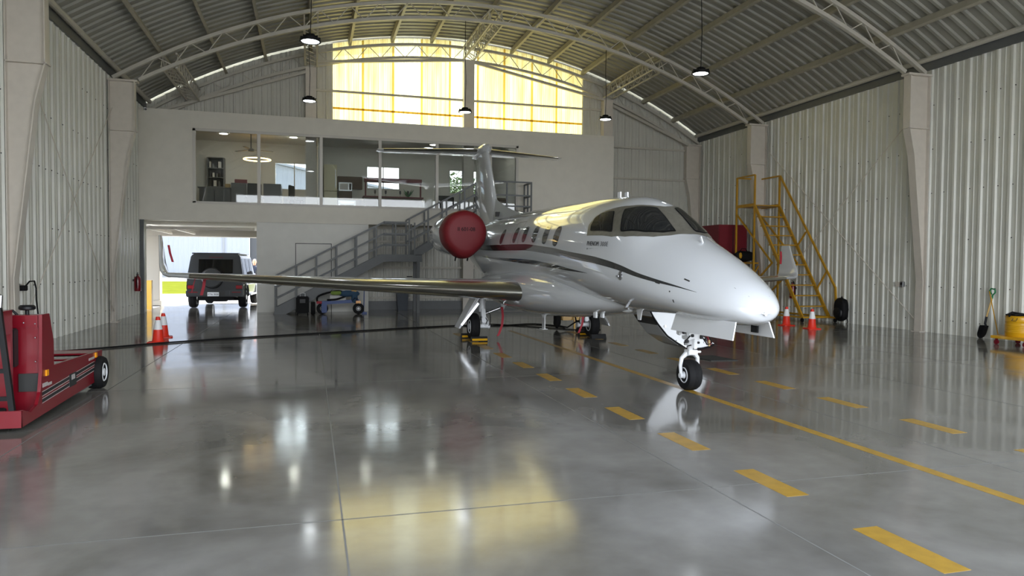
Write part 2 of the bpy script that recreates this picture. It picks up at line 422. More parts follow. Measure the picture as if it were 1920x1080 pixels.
# ------------------------------------------------------------------ steel columns and arched trusses
def tru(x, base=9.46, R=18.4): return base-R+sqrt(R*R-(x-CX)**2)
def trl(x): return tru(x, 9.0, 18.73)
def column(y, side):
    X = XL+.05 if side < 0 else XR-.05; s = -side
    P = [(0, 0), (.12, 0), (.10, 1.3), (.46, 4.45), (.62, 5.12), (.62, 6.42), (0, 6.42)]
    where = {14.62: 'nearest the camera', 21.3: 'next to the end bay', 25.6: 'in the far corner by the end wall', 7.94: 'halfway to the door', 1.26: 'by the hangar door'}[y]
    t = thing('steel_column', (X, y, 0), 'white tapered steel column on the %s wall, %s' % ('left' if side < 0 else 'right', where), 'column', 'tapered steel columns', 'structure')
    MB().prism([(X+s*a, b) for a, b in P], y-.02, y+.02, 'Y').build('web', 'steel', t, smooth=0)
    mb = MB()
    for (a, b), (c, d) in zip(P[1:5], P[2:6]): mb.bar((X+s*a, y, b), (X+s*c, y, d), .02, .22, up=(0, 1, 0))
    mb.build('inner_flange', 'steel', t, smooth=0)
    MB().b2((X, y-.11, 0), (X+s*.02, y+.11, 6.42)).build('outer_flange', 'steel', t, smooth=0)
    MB().b2((X-s*.02, y-.13, 6.42), (X+s*.70, y+.13, 6.47)).build('cap_plate', 'steel', t, smooth=0)
    MB().b2((X, y-.11, 5.11), (X+s*.66, y+.11, 5.13)).build('stiffener_plate', 'steel', t, smooth=0)
    MB().b2((X-s*.0, y-.14, 0), (X+s*.2, y+.14, .02)).build('base_plate', 'steel', t, smooth=0)
for y in (1.26, 7.94, 14.62, 21.3, 25.6):
    if y != 25.6: column(y, -1)
    column(y, 1)
def truss(y, label):
    t = thing('roof_truss', (CX, y, 6.5), label, 'truss', 'arched roof trusses', 'structure')
    def chord(f, x0, x1, n=40):
        pts = [(x0+(x1-x0)*i/n, y, f(x0+(x1-x0)*i/n)) for i in range(n+1)]
        mb = MB(); rings = []
        for i, p in enumerate(pts):
            p = Vector(p); a = Vector(pts[max(i-1, 0)]); b = Vector(pts[min(i+1, n)]); d = (b-a).normalized(); nrm = Vector((-d.z, 0, d.x))
            rings.append([p+nrm*sz*.045+Vector((0, sy*.05, 0)) for sz, sy in ((-1, -1), (-1, 1), (1, 1), (1, -1))])
        mb.loft(rings); mb.build('chord', 'truss', t, smooth=20)
    chord(tru, CX-9.98, CX+9.98); chord(trl, CX-9.35, CX+9.35)
    N = 22; step = 18.7/N
    for i in range(N):
        x0 = CX-9.35+i*step; xm = x0+step/2; x1 = x0+step
        MB().bar((x0, y, trl(x0)), (xm, y, tru(xm)), .022, .022).build('web_rod', 'truss', t, smooth=0)
        MB().bar((xm, y, tru(xm)), (x1, y, trl(x1)), .022, .022).build('web_rod', 'truss', t, smooth=0)
truss(14.62, 'arched lattice truss crossing above the aircraft nose, nearest in view')
truss(21.3, 'arched lattice truss crossing above the aircraft tail')
truss(25.55, 'arched lattice truss against the end wall')
truss(7.94, 'arched lattice truss overhead in the front bay')
truss(1.26, 'arched lattice truss behind the open hangar door')
def girder(x, label):
    t = thing('lattice_girder', (x, 23.4, trl(x)), label, 'girder', 'lattice girders in the end bay', 'structure')
    y0, y1 = 21.35, 25.5; zu, zl = tru(x)-.02, trl(x)+.02
    for dx in (-.19, .19):
        for z in (zu, zl): MB().bar((x+dx, y0, z), (x+dx, y1, z), .05, .05).build('chord', 'truss', t, smooth=0)
    n = 9; d = (y1-y0)/n
    for i in range(n):
        a, m_, b = y0+i*d, y0+(i+.5)*d, y0+(i+1)*d
        for dx in (-.19, .19):
            MB().bar((x+dx, a, zl), (x+dx, m_, zu), .022).build('web_rod', 'truss', t, smooth=0)
            MB().bar((x+dx, m_, zu), (x+dx, b, zl), .022).build('web_rod', 'truss', t, smooth=0)
        MB().bar((x-.19, a, zl), (x+.19, b, zl), .022).build('web_rod', 'truss', t, smooth=0)
for x, l in ((-3.7, 'lattice girder nearest the left wall'), (.02, 'lattice girder left of the skylight wall'), (5.5, 'lattice girder over the middle of the skylight wall'), (10.95, 'lattice girder right of the skylight wall')):
    girder(x, l+' between the two far trusses')
for x0, x1, z0, l in ((-.16, .19, 6.44, 'left of the skylight'), (5.33, 5.71, 0, 'in the middle of the skylight'), (10.77, 11.14, 0, 'right of the skylight')):
    if z0 == 0 and x0 < 6: parts = ((0, 2.95), (6.44, trl(5.5)))
    elif z0: parts = ((6.44, trl(.0)-.05),)
    else: parts = ((0, trl(10.95)-.05),)
    mb = MB()
    for a, b in parts: mb.b2((x0, YB-.34, a), (x1, YB-.02, b))
    if x0 < 10: mb.b2((x0, YB-.34, 3.27), (x1, YB-.02, 6.3))
    st(mb.build('end_wall_post', 'steel', smooth=0), 'pale steel post standing against the end wall, '+l)['category'] = 'post'
mb = MB()
for a, b in (((-5.0, 6.42), (-.16, 8.12)), ((.19, 8.5), (5.33, 8.98)), ((5.71, 8.93), (10.77, 7.95)), ((11.14, 7.75), (14.4, 6.42))):
    MBt = MB().bar((a[0], YB-.3, a[1]), (b[0], YB-.3, b[1]), .09, .09).build('gable_tie', 'truss', wb, smooth=0)

# cross bracing on the side walls
for X, s, nm in ((XL, 1, 'left'), (XR, -1, 'right')):
    for y0, y1, w in ((14.75, 21.2, ''), ) :
        for a, b, l in (((y0, .3), (y1, 5.7), 'rising away from the camera'), ((y1, .3), (y0, 5.7), 'rising towards the camera')):
            st(MB().cyl((X+s*.14, a[0], a[1]), (X+s*.14, b[0], b[1]), .011, 6).build('brace_rod', 'steel'), 'thin diagonal brace rod on the %s wall %s' % (nm, l))['category'] = 'brace'

# ------------------------------------------------------------------ office block over the rear
FY = 24.7
mb = MB()
wx0, wx1, wz0, wz1 = -3.58, 7.15, 3.53, 5.88
mb.b2((XL+.02, FY, 2.96), (10.88, FY+.15, wz0)); mb.b2((XL+.02, FY, wz1), (10.88, FY+.15, 6.44))
mb.b2((XL+.02, FY, wz0), (wx0, FY+.15, wz1)); mb.b2((wx1, FY, wz0), (10.88, FY+.15, wz1))
mb.b2((10.73, FY+.15, 2.96), (10.88, YB-.07, 6.44)); mb.b2((XL+.02, FY+.15, 6.32), (10.73, YB-.07, 6.42))
st(mb.build('wall_office', 'facade', smooth=0), 'plastered front of the raised office block with a long window opening')
mb = MB(); mb.b2((XL+.02, FY+.15, 2.97), (10.73, YB-.07, 3.2)); mb.b2((XL+.02, YB-.07, 2.86), (7.6, 30.2, 3.2))
st(mb.build('floor_office', 'facade', smooth=0), 'slab under the office block')
MB().b2((XL+.05, FY+.16, 3.2), (7.5, 29.55, 3.25)).build('floor_covering', 'officefloor', bpy.data.objects['floor_office'], smooth=0)
# lower wall with a flush door
lw = st(MB().b2((-1.7, FY+.06, 0), (1.9, FY+.2, 2.96)).build('wall_lower', 'lowwall', smooth=0), 'plain white wall under the office block beside the vehicle opening')
MB().b2((1.78, FY+.2, 0), (1.9, YB-.08, 2.96)).build('return_wall', 'lowwall', lw, smooth=0)
MB().b2((-1.7, FY+.2, 0), (-1.58, 29.5, 2.86)).build('return_wall', 'lowwall', lw, smooth=0)
d1 = thing('door_1', (.1, FY, 0), 'flush white door in the lower wall behind the stairs', 'door', None, 'structure')
mb = MB(); mb.b2((-.49, FY+.05, 0), (-.47, FY+.06, 2.29)).b2((.66, FY+.05, 0), (.68, FY+.06, 2.29)).b2((-.49, FY+.05, 2.27), (.68, FY+.06, 2.29)); mb.build('door_gap', 'dark', d1, smooth=0)
MB().b2((-.465, FY+.048, 0), (.655, FY+.06, 2.265)).build('door_leaf', 'lowwall', d1, smooth=0)
MB().cyl((.58, FY+.05, 1.05), (.58, FY-.0, 1.05), .02, 8).build('door_handle', 'alu', d1)
st(MB().b2((XL+.05, FY+.0, 0), (-5.04, FY+.1, 2.96)).build('trim_1', 'grey', smooth=0), 'dark jamb at the left of the vehicle opening')
tag(MB().b2((-5.40, 26.8, 0), (-5.24, 27.0, 1.0)).build('guard_post', 'yellow', smooth=0), 'short yellow guard post at the left jamb of the vehicle opening', 'post')
# window frames and panes of the office front
fr = thing('window_2', (1.8, FY, 3.5), 'long aluminium framed office window overlooking the hangar', 'window', None, 'structure')
mx = [wx0, -1.62, .34, 2.28, 4.24, 6.15, wx1]
mb = MB(); mb.b2((wx0-.03, FY-.02, wz0-.02), (wx1+.03, FY+.12, wz0+.05)).b2((wx0-.03, FY-.02, wz1-.07), (wx1+.03, FY+.12, wz1+.02))
mb.b2((wx0-.03, FY-.02, wz0), (wx0+.06, FY+.12, wz1)).b2((wx1-.06, FY-.02, wz0), (wx1+.03, FY+.12, wz1)).build('window_frame', 'frame', fr, smooth=0)
for x in mx[1:-1]: MB().b2((x-.05, FY-.01, wz0+.03), (x+.05, FY+.11, wz1-.05)).build('mullion', 'frame', fr, smooth=0)
for a, b in zip(mx, mx[1:]): MB().b2((a+.05, FY+.05, wz0+.04), (b-.05, FY+.056, wz1-.06)).build('window_pane', 'glass', fr, smooth=0)
# office rooms
oz0, oz1, oy1 = 3.25, 6.3, 29.6
mb = MB()
def wall_with_holes(mb, x0, x1, y, z0, z1, holes, th=.12):
    xs = x0
    for a, b, c, d in holes:
        mb.b2((xs, y, z0), (a, y+th, z1)); mb.b2((a, y, z0), (b, y+th, c)); mb.b2((a, y, d), (b, y+th, z1)); xs = b
    mb.b2((xs, y, z0), (x1, y+th, z1))
holes = [(-1.33, .1, 4.55, 5.56), (2.22, 3.5, 4.7, 5.57), (5.62, 6.75, 4.62, 5.56)]
wall_with_holes(mb, XL, 7.5, oy1, 3.2, 6.3, holes)
mb.b2((XL, FY+.16, 3.2), (XL+.1, oy1, 6.3)); mb.b2((7.42, FY+.16, 3.2), (7.54, oy1, 6.3))
mb.b2((.26, 26.4, 3.25), (.36, oy1, 6.3))
st(mb.build('wall_rooms', 'officewall', smooth=0), 'white inner walls of the office rooms')
st(MB().b2((XL, YB+.0, 6.3), (7.6, oy1+.2, 6.42)).b2((XL+.1, FY+.15, 6.28), (10.7, YB, 6.32)).build('ceiling_office', 'officewall', smooth=0), 'flat ceiling of the office rooms')
for i, (a, b, c, d) in enumerate(holes):
    w = thing('window_%d' % (3+i), ((a+b)/2, oy1, c), ['bright outside window behind the desks', 'bright outside window behind the kitchen counter', 'bright outside window in the lounge at the stair end'][i], 'window', None, 'structure')
    m = MB(); m.b2((a-.05, oy1-.03, c-.05), (b+.05, oy1+.03, c)).b2((a-.05, oy1-.03, d), (b+.05, oy1+.03, d+.05)).b2((a-.05, oy1-.03, c), (a, oy1+.03, d)).b2((b, oy1-.03, c), (b+.05, oy1+.03, d)).b2(((a+b)/2-.02, oy1-.02, c), ((a+b)/2+.02, oy1+.02, d)); m.build('window_frame', 'officewall', w, smooth=0)
    MB().b2((a, oy1+.04, c), (b, oy1+.045, d)).build('window_pane', 'glass', w, smooth=0)

# ------------------------------------------------------------------ outside
st(MB().b2((-90, -90, -.3), (90, -1.4, -.03)).b2((-90, -1.4, -.3), (XL-.15, 41, -.03)).b2((XR+.15, -1.4, -.3), (90, 41, -.03)).b2((XL-.15, 30, -.3), (XR+.15, 41, -.03)).build('ground', 'apron', smooth=0), 'bright concrete apron outside the hangar')
tag(MB().b2((-90, 41, -.3), (90, 70, -.03)).build('lawn', 'grass', smooth=0), 'strip of sunlit green grass outside the vehicle opening', 'grass', None, 'structure')
st(MB().b2((-90, 70, -.3), (90, 140, -.03)).build('ground_far', 'apron', smooth=0), 'pale concrete in front of the far building')
fb = thing('far_building', (-20, 85, 0), 'pale blue grey corrugated hangar across the grass', 'building', None, 'structure')
mb = MB(); gz = lambda x: min(15.5, 13-.2*(x+3.8)); sheet(mb, corr(-60, -6.6, .5, .03, .01, .12), lambda t, d, z: (t, 85-d, z), 0, gz)
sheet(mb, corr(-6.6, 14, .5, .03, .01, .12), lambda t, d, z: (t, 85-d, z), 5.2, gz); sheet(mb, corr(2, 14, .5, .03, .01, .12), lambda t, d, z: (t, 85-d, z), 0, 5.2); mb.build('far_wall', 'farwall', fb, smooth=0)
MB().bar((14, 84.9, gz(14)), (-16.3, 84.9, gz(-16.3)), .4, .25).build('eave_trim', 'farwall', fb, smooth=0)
for x in (-22, -16.5, -9.3): MB().b2((x-.12, 84.9, 0), (x+.12, 85, 13)).build('panel_joint', 'officegrey', fb, smooth=0)
MB().b2((-60, 84.9, 6.04), (-6.6, 85, 6.16)).build('panel_joint', 'officegrey', fb, smooth=0)
MB().b2((-60, 84.6, 0), (-6.6, 85, .55)).build('base_course', 'officegrey', fb, smooth=0)
MB().b2((-6.6, 85.3, 0), (2, 90, 5.2)).build('dark_doorway', 'officedark', fb, smooth=0)
tr = thing('tree', (12.0, 60, 0), 'leafy green tree outside, seen through the lounge window', 'tree')
MB().tube([(12, 60, 0), (12.1, 60, 3), (12, 60, 6)], [.25, .2, .12], 10).build('trunk', 'wood', tr)
random.seed(8); mb = MB()
for k in range(1500):
    u = Vector((random.gauss(0, 1), random.gauss(0, 1), random.gauss(0, 1))).normalized()*random.uniform(.5, 1); c = Vector((12+u.x*2.4, 60+u.y*2.4, 6.6+u.z*3.0)); d = Vector((random.uniform(-1, 1), random.uniform(-1, 1), random.uniform(-1, 1)))*.32; e_ = Vector((random.uniform(-1, 1), random.uniform(-1, 1), random.uniform(-1, 1)))*.2
    mb.add([c, c+d*.5+e_, c+d, c+d*.5-e_], [(0, 1, 2, 3)])
o = mb.build('foliage', 'leaf', tr, smooth=0); o['kind'] = 'stuff'
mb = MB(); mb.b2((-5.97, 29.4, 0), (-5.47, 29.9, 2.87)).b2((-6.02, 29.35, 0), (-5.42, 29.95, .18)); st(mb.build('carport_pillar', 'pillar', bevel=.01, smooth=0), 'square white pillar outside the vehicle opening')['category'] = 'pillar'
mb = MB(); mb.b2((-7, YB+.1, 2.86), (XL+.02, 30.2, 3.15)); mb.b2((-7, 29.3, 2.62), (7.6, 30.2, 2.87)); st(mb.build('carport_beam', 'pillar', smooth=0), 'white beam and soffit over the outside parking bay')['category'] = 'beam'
for x in (-5.0, -4.2): MB().b2((x-.03, FY+.3, 2.68), (x+.03, 29.2, 2.76)).build('door_track', 'steel', bpy.data.objects['carport_beam'], smooth=0)
MB().cyl((-5.0, 25.3, 2.74), (-1.8, 25.3, 2.74), .05, 10).build('door_shaft', 'steel', bpy.data.objects['carport_beam'])

# ------------------------------------------------------------------ the aircraft
AX = 4.75
ST = [(6.675,1.072,1.121,1.096,0.02),(6.74,1.225,1.009,1.117,0.189),(6.895,1.377,0.958,1.148,0.328),(7.18,1.541,0.945,1.178,0.467),(7.587,1.732,0.951,1.236,0.595),(8.075,1.931,0.969,1.305,0.693),(8.4,2.065,0.968,1.361,0.737),(8.8,2.32,0.964,1.432,0.778),(9.2,2.525,0.958,1.496,0.809),(9.6,2.63,0.968,1.564,0.831),(10,2.671,0.982,1.622,0.847),(10.6,2.701,1.012,1.701,0.861),(11.4,2.722,1.036,1.809,0.871),(13,2.766,1.055,1.916,0.872),(15.5,2.795,1.048,1.926,0.871),(17,2.796,1.113,1.955,0.841),(18.5,2.745,1.34,2.042,0.72),(20,2.652,1.708,2.18,0.52),(21.4,2.528,2.067,2.297,0.28),(22.2,2.464,2.286,2.375,0.08)]
def pch(x, k, _c={}):
    xp = [r[0] for r in ST]
    if k not in _c:
        fp = [r[k] for r in ST]; n = len(xp); h = [xp[i+1]-xp[i] for i in range(n-1)]; d = [(fp[i+1]-fp[i])/h[i] for i in range(n-1)]
        m = [d[0]]+[(3*(h[i-1]+h[i])/((2*h[i]+h[i-1])/d[i-1]+(h[i]+2*h[i-1])/d[i]) if d[i-1]*d[i] > 0 else 0) for i in range(1, n-1)]+[d[-1]]
        _c[k] = (fp, m)
    fp, m = _c[k]; i = 0
    while i < len(xp)-2 and x > xp[i+1]: i += 1
    h = xp[i+1]-xp[i]; t = (x-xp[i])/h
    return (2*t**3-3*t**2+1)*fp[i]+(t**3-2*t**2+t)*h*m[i]+(-2*t**3+3*t**2)*fp[i+1]+(t**3-t**2)*h*m[i+1]
def surf(y, deg, off=0):
    """point on the fuselage skin; 0 deg = starboard side, 90 = top, 180 = port"""
    zt, zb, zc, w = (pch(y, k) for k in (1, 2, 3, 4)); a = radians(deg); c, s = cos(a), sin(a)
    p = Vector((AX-w*c, y, zc+(zt-zc if s >= 0 else zc-zb)*s))
    if off:
        e = .01; q = surf(min(y+e, 22.1), deg)-surf(max(y-e, 6.68), deg); r = surf(y, deg+.3)-surf(y, deg-.3)
        n = q.cross(r).normalized()
        if n.dot(p-Vector((AX, y, zc))) < 0: n = -n
        p = p+n*off
    return p
def skin_poly(mb, poly, off, mirror=False, gy=.05, gt=4):
    bm = bmesh.new(); vs = [bm.verts.new((y, t/40, 0)) for y, t in poly]; bm.faces.new(vs)
    bmesh.ops.triangulate(bm, faces=bm.faces[:])
    for ax, st_, lo, hi in ((0, gy, min(p[0] for p in poly), max(p[0] for p in poly)), (1, gt/40, min(p[1] for p in poly)/40, max(p[1] for p in poly)/40)):
        k = lo+st_
        while k < hi:
            co = (k, 0, 0) if ax == 0 else (0, k, 0); no = (1, 0, 0) if ax == 0 else (0, 1, 0)
            bmesh.ops.bisect_plane(bm, geom=bm.verts[:]+bm.edges[:]+bm.faces[:], plane_co=co, plane_no=no); k += st_
    bm.verts.index_update()
    V = [surf(v.co.x, (180-v.co.y*40) if mirror else v.co.y*40, off) for v in bm.verts]
    mb.add(V, [tuple(v.index for v in f.verts) for f in bm.faces]); bm.free()
def spline_cols(cols, n):
    out = []
    for (a, b) in zip(cols, cols[1:]):
        for i in range(n):
            t = i/n; out.append(tuple(a[k]+(b[k]-a[k])*t for k in range(3)))
    return out+[cols[-1]]
def smooth_cols(cols):
    for _ in range(2):
        cols = [cols[0]]+[p for a, b in zip(cols, cols[1:]) for p in (tuple(a[k]*.75+b[k]*.25 for k in range(3)), tuple(a[k]*.25+b[k]*.75 for k in range(3)))]+[cols[-1]]
    return cols
def skin_strip(mb, cols, off, mirror=False, across=4):
    n0 = len(mb.v); k = across+1; vs = []
    for y, u, l in cols:
        for j in range(k):
            t = u+(l-u)*j/across; vs.append(surf(y, 180-t if mirror else t, off))
    mb.add(vs, [(i*k+j, i*k+j+1, (i+1)*k+j+1, (i+1)*k+j) for i in range(len(cols)-1) for j in range(across)])
def oval(cy, ct, hy, ht, n=2.6, m=28):
    f = lambda v: (abs(v)**(2/n))*(1 if v >= 0 else -1)
    return [(cy+hy*f(cos(2*pi*i/m)), ct+ht*f(sin(2*pi*i/m))) for i in range(m)]
def shrink(poly, k):
    cy = sum(p[0] for p in poly)/len(poly); ct = sum(p[1] for p in poly)/len(poly)
    return [(cy+(a-cy)*k, ct+(b-ct)*k) for a, b in poly]
def roundpoly(poly, k=.18):
    out = []; n = len(poly)
    for i, p in enumerate(poly):
        a = poly[i-1]; b = poly[(i+1) % n]
        q = [p[j]+(a[j]-p[j])*k for j in (0, 1)]; r = [p[j]+(b[j]-p[j])*k for j in (0, 1)]
        m = [(q[j]+r[j]+2*p[j])/4 for j in (0, 1)]; out += [tuple(q), tuple(m), tuple(r)]
    return out

jet = thing('business_jet', (AX, 13.6, 0), 'white twin engine business jet with grey stripes parked nose towards the camera', 'aircraft')
# fuselage
mb = MB(); yy = []; y = ST[0][0]
while y < 22.2: yy.append(y); y += .012+.06*min(1, (y-ST[0][0])/1.2)
yy.append(22.2)
mb.loft([[surf(y, 360*j/72) for j in range(72)] for y in yy])
mb.cur = 1
up = [(17.5, 8, 6), (17.0, 9.6, 2), (14.6, 7.8, -.5), (12.34, 5.6, -2.2), (11.45, 6.3, -1.2), (10.7, 7.4, 1.0), (10.0, 8.6, 3.2), (9.3, 10.4, 5.4), (8.55, 13, 8.2), (7.87, 15.6, 12), (7.29, 16.9, 16.7)]
lo = [(16.4, -8, -8.6), (14.2, -11.2, -15.5), (12.45, -13.6, -20), (11, -12.4, -17.6), (9.81, -9, -9.2)]
for m_ in (False, True):
    for c in (up, lo): skin_strip(mb, spline_cols(smooth_cols(c), 3), .0025, m_)
mb.cur = 2
skin_poly(mb, [(6.98, -82), (8.15, -80), (8.15, -100), (6.98, -98)], .003)
for m_ in (False, True):                                 # panel gaps and small vents
    for a, b, w in (((6.96, 54.5), (6.80, 61), .35), ((13.38, 0), (13.38, 40), .012), ((13.93, 0), (13.93, 40), .012)):
        if a[0] == b[0]: skin_strip(mb, [(a[0]-w/2, a[1], b[1]), (a[0]+w/2, a[1], b[1])], .002, m_, 10)
        else: skin_strip(mb, [(a[0], a[1]-w, a[1]+w), (b[0], b[1]-w, b[1]+w)], .002, m_)
    for t in (0, 40): skin_strip(mb, [(13.38, t-.4, t+.4), (13.93, t-.4, t+.4)], .002, m_)
    for y, t in ((7.93, 11.8), (7.49, 28.5)): skin_strip(mb, [(y-.045, t-1, t+1), (y+.045, t-1, t+1)], .003, m_)
    skin_strip(mb, [(7.62, -6, -13), (7.64, -6, -13)], .003, m_); skin_poly(mb, oval(7.69, 6, .012, 1), .003, m_)
fus = mb.build('fuselage', ['white', 'stripe', 'dark'], jet, smooth=50)
tag(fus, 'white glossy fuselage with two sweeping dark grey stripes')
# cockpit glazing
frame_s = [(9.98, 24.5), (9.60, 26.8), (9.22, 29.8), (8.92, 36), (8.70, 44), (8.5, 55), (8.36, 70), (8.31, 90), (9.00, 90), (9.04, 82), (9.13, 74), (9.35, 63.5), (9.62, 56), (9.85, 51), (10.02, 44), (10.08, 34)]
mb = MB(); skin_poly(mb, frame_s, .004); skin_poly(mb, frame_s, .004, True); mb.build('windshield_surround', 'framemetal', jet, smooth=50)
side = [(9.92, 28.8), (9.99, 34), (10.0, 42.0), (9.90, 47.2), (9.75, 50.2), (9.55, 52.2), (9.24, 33.2)]
main = [(9.07, 36.6), (9.31, 52.5), (9.37, 57.6), (9.24, 63.6), (9.10, 72), (8.985, 81), (8.41, 79.5), (8.47, 66), (8.66, 51.5)]
for m_ in (False, True):
    sd = 'left' if m_ else 'right'
    for nm, P in (('cockpit_side_window', side), ('windshield', main)):
        mb = MB(); skin_poly(mb, roundpoly(P, .12), .007, m_); o = mb.build(nm, 'blackp', jet, smooth=60)
        mb = MB(); skin_poly(mb, roundpoly(shrink(P, .94), .12), .010, m_); mb.build('window_glass', 'glassdark', o, smooth=60)
    for cy in (14.67, 13.66, 13.0, 12.37, 11.76, 11.2):
        if m_ and cy == 11.2: continue
        mb = MB(); skin_poly(mb, oval(cy, 19.6, .165, 12.4), .003, m_); o = mb.build('cabin_window', 'white', jet, smooth=60)
        mb = MB(); skin_poly(mb, oval(cy, 19.6, .14, 11), .006, m_); mb.build('window_glass', 'cabglass', o, smooth=60)
# lettering
p = surf(9.87, 16.6, .012); q = surf(9.24, 21.2, .012)
text('model_lettering', 'PHENOM', .092, p, q-p, (0, 0, 1), 'text', jet, shear=.25, width=.385)
d = (q-p).normalized()
text('model_lettering', '300E', .092, p+d*.42, q-p, (0, 0, 1), 'textlight', jet, shear=.25, extrude=.0005, width=.25)
text('maker_lettering', 'BY  E M B R A E R', .036, p+Vector((0, 0, -.062)), q-p, (0, 0, 1), 'textlight', jet, width=.36)
# small fittings on the skin
def fitting(name, y, t, shape, m='alu', mirror=False):
    c = surf(y, 180-t if mirror else t, .0); n = (surf(y, 180-t if mirror else t, .05)-c).normalized(); mb = MB(); shape(mb, c, n); return mb.build(name, m, jet)
fitting('angle_vane', 8.76, 2.8, lambda mb, c, n: (mb.cyl(c-n*.01, c+n*.008, .05, 16), mb.cyl(c-n*.01+Vector((0, 0, .04)), c+n*.008+Vector((0, 0, .04)), .035, 12), mb.bar(c+n*.03, c+n*.03+Vector((0, .08, 0)), .012, .02)))
fitting('pitot_probe', 8.9, -43, lambda mb, c, n: (mb.bar(c, c+n*.1, .035, .03), mb.cyl(c+n*.1+Vector((0, .03, 0)), c+n*.1+Vector((0, -.1, 0)), .012, 8)))
fitting('pitot_probe', 8.9, -43, lambda mb, c, n: (mb.bar(c, c+n*.1, .035, .03), mb.cyl(c+n*.1+Vector((0, .03, 0)), c+n*.1+Vector((0, -.1, 0)), .012, 8)), mirror=True)
for x in (-.14, -.02): MB().b2((AX+x, 10.2, 2.67), (AX+x+.02, 10.3, 2.755)).build('roof_antenna', 'gearwhite', jet, smooth=0)
MB().bar((AX, 8.0, 1.9), (AX, 8.05, 1.98), .015, .03).build('thermometer_probe', 'gearwhite', jet, smooth=0)
# belly fairing
BF = [(9.45, .06, 1.02, 1.12), (9.9, .38, .92, 1.2), (10.5, .58, .83, 1.3), (11.2, .74, .75, 1.42), (12, .84, .68, 1.5), (13, .95, .63, 1.56), (14.3, .99, .61, 1.58), (15.6, .94, .65, 1.55), (16.8, .85, .8, 1.5), (17.8, .5, 1.05, 1.5), (18.5, .12, 1.36, 1.5)]
def bfs(y):
    for a, b in zip(BF, BF[1:]):
        if a[0] <= y <= b[0]:
            t = (y-a[0])/(b[0]-a[0]); return [a[k]+(b[k]-a[k])*t for k in (1, 2, 3)]
rings = []
for i in range(61):
    y = 9.45+(18.5-9.45)*i/60; w, zb, zt = [sum(bfs(min(18.5, max(9.45, y+d)))[k] for d in (-.3, 0, .3))/3 for k in range(3)]
    zc = zb+(zt-zb)*.52; e = 2/2.5; f = lambda v: (abs(v)**e)*(1 if v >= 0 else -1)
    rings.append([(AX+w*f(cos(2*pi*j/48)), y, zc+(zt-zc if sin(2*pi*j/48) > 0 else zc-zb)*f(sin(2*pi*j/48))) for j in range(48)])
MB().loft(rings).build('belly_fairing', 'white', jet, smooth=60)
MB().lathe([(.001, .60), (.07, .60), (.05, .55), (.03, .5)][::-1], (AX, 14.3, 0)).b2((AX-.012, 14.24, .27), (AX+.012, 14.40, .55)).b2((AX-.06, 14.22, .26), (AX+.06, 14.42, .272)).build('drain_mast', 'gearwhite', jet)
MB().prism([(9.66, .98), (9.86, .98), (9.8, .80), (9.72, .80)], AX-.01, AX+.01, 'X').build('blade_antenna', 'gearwhite', jet, smooth=0)
MB().sphere((AX-.1, 10.0, .93), (.07, .16, .035)).build('belly_beacon', 'gearwhite', jet)
for x in (-.4, -.28): MB().b2((AX+x, 10.5, .78), (AX+x+.03, 10.6, .93)).build('belly_antenna', 'gearwhite', jet, smooth=0)
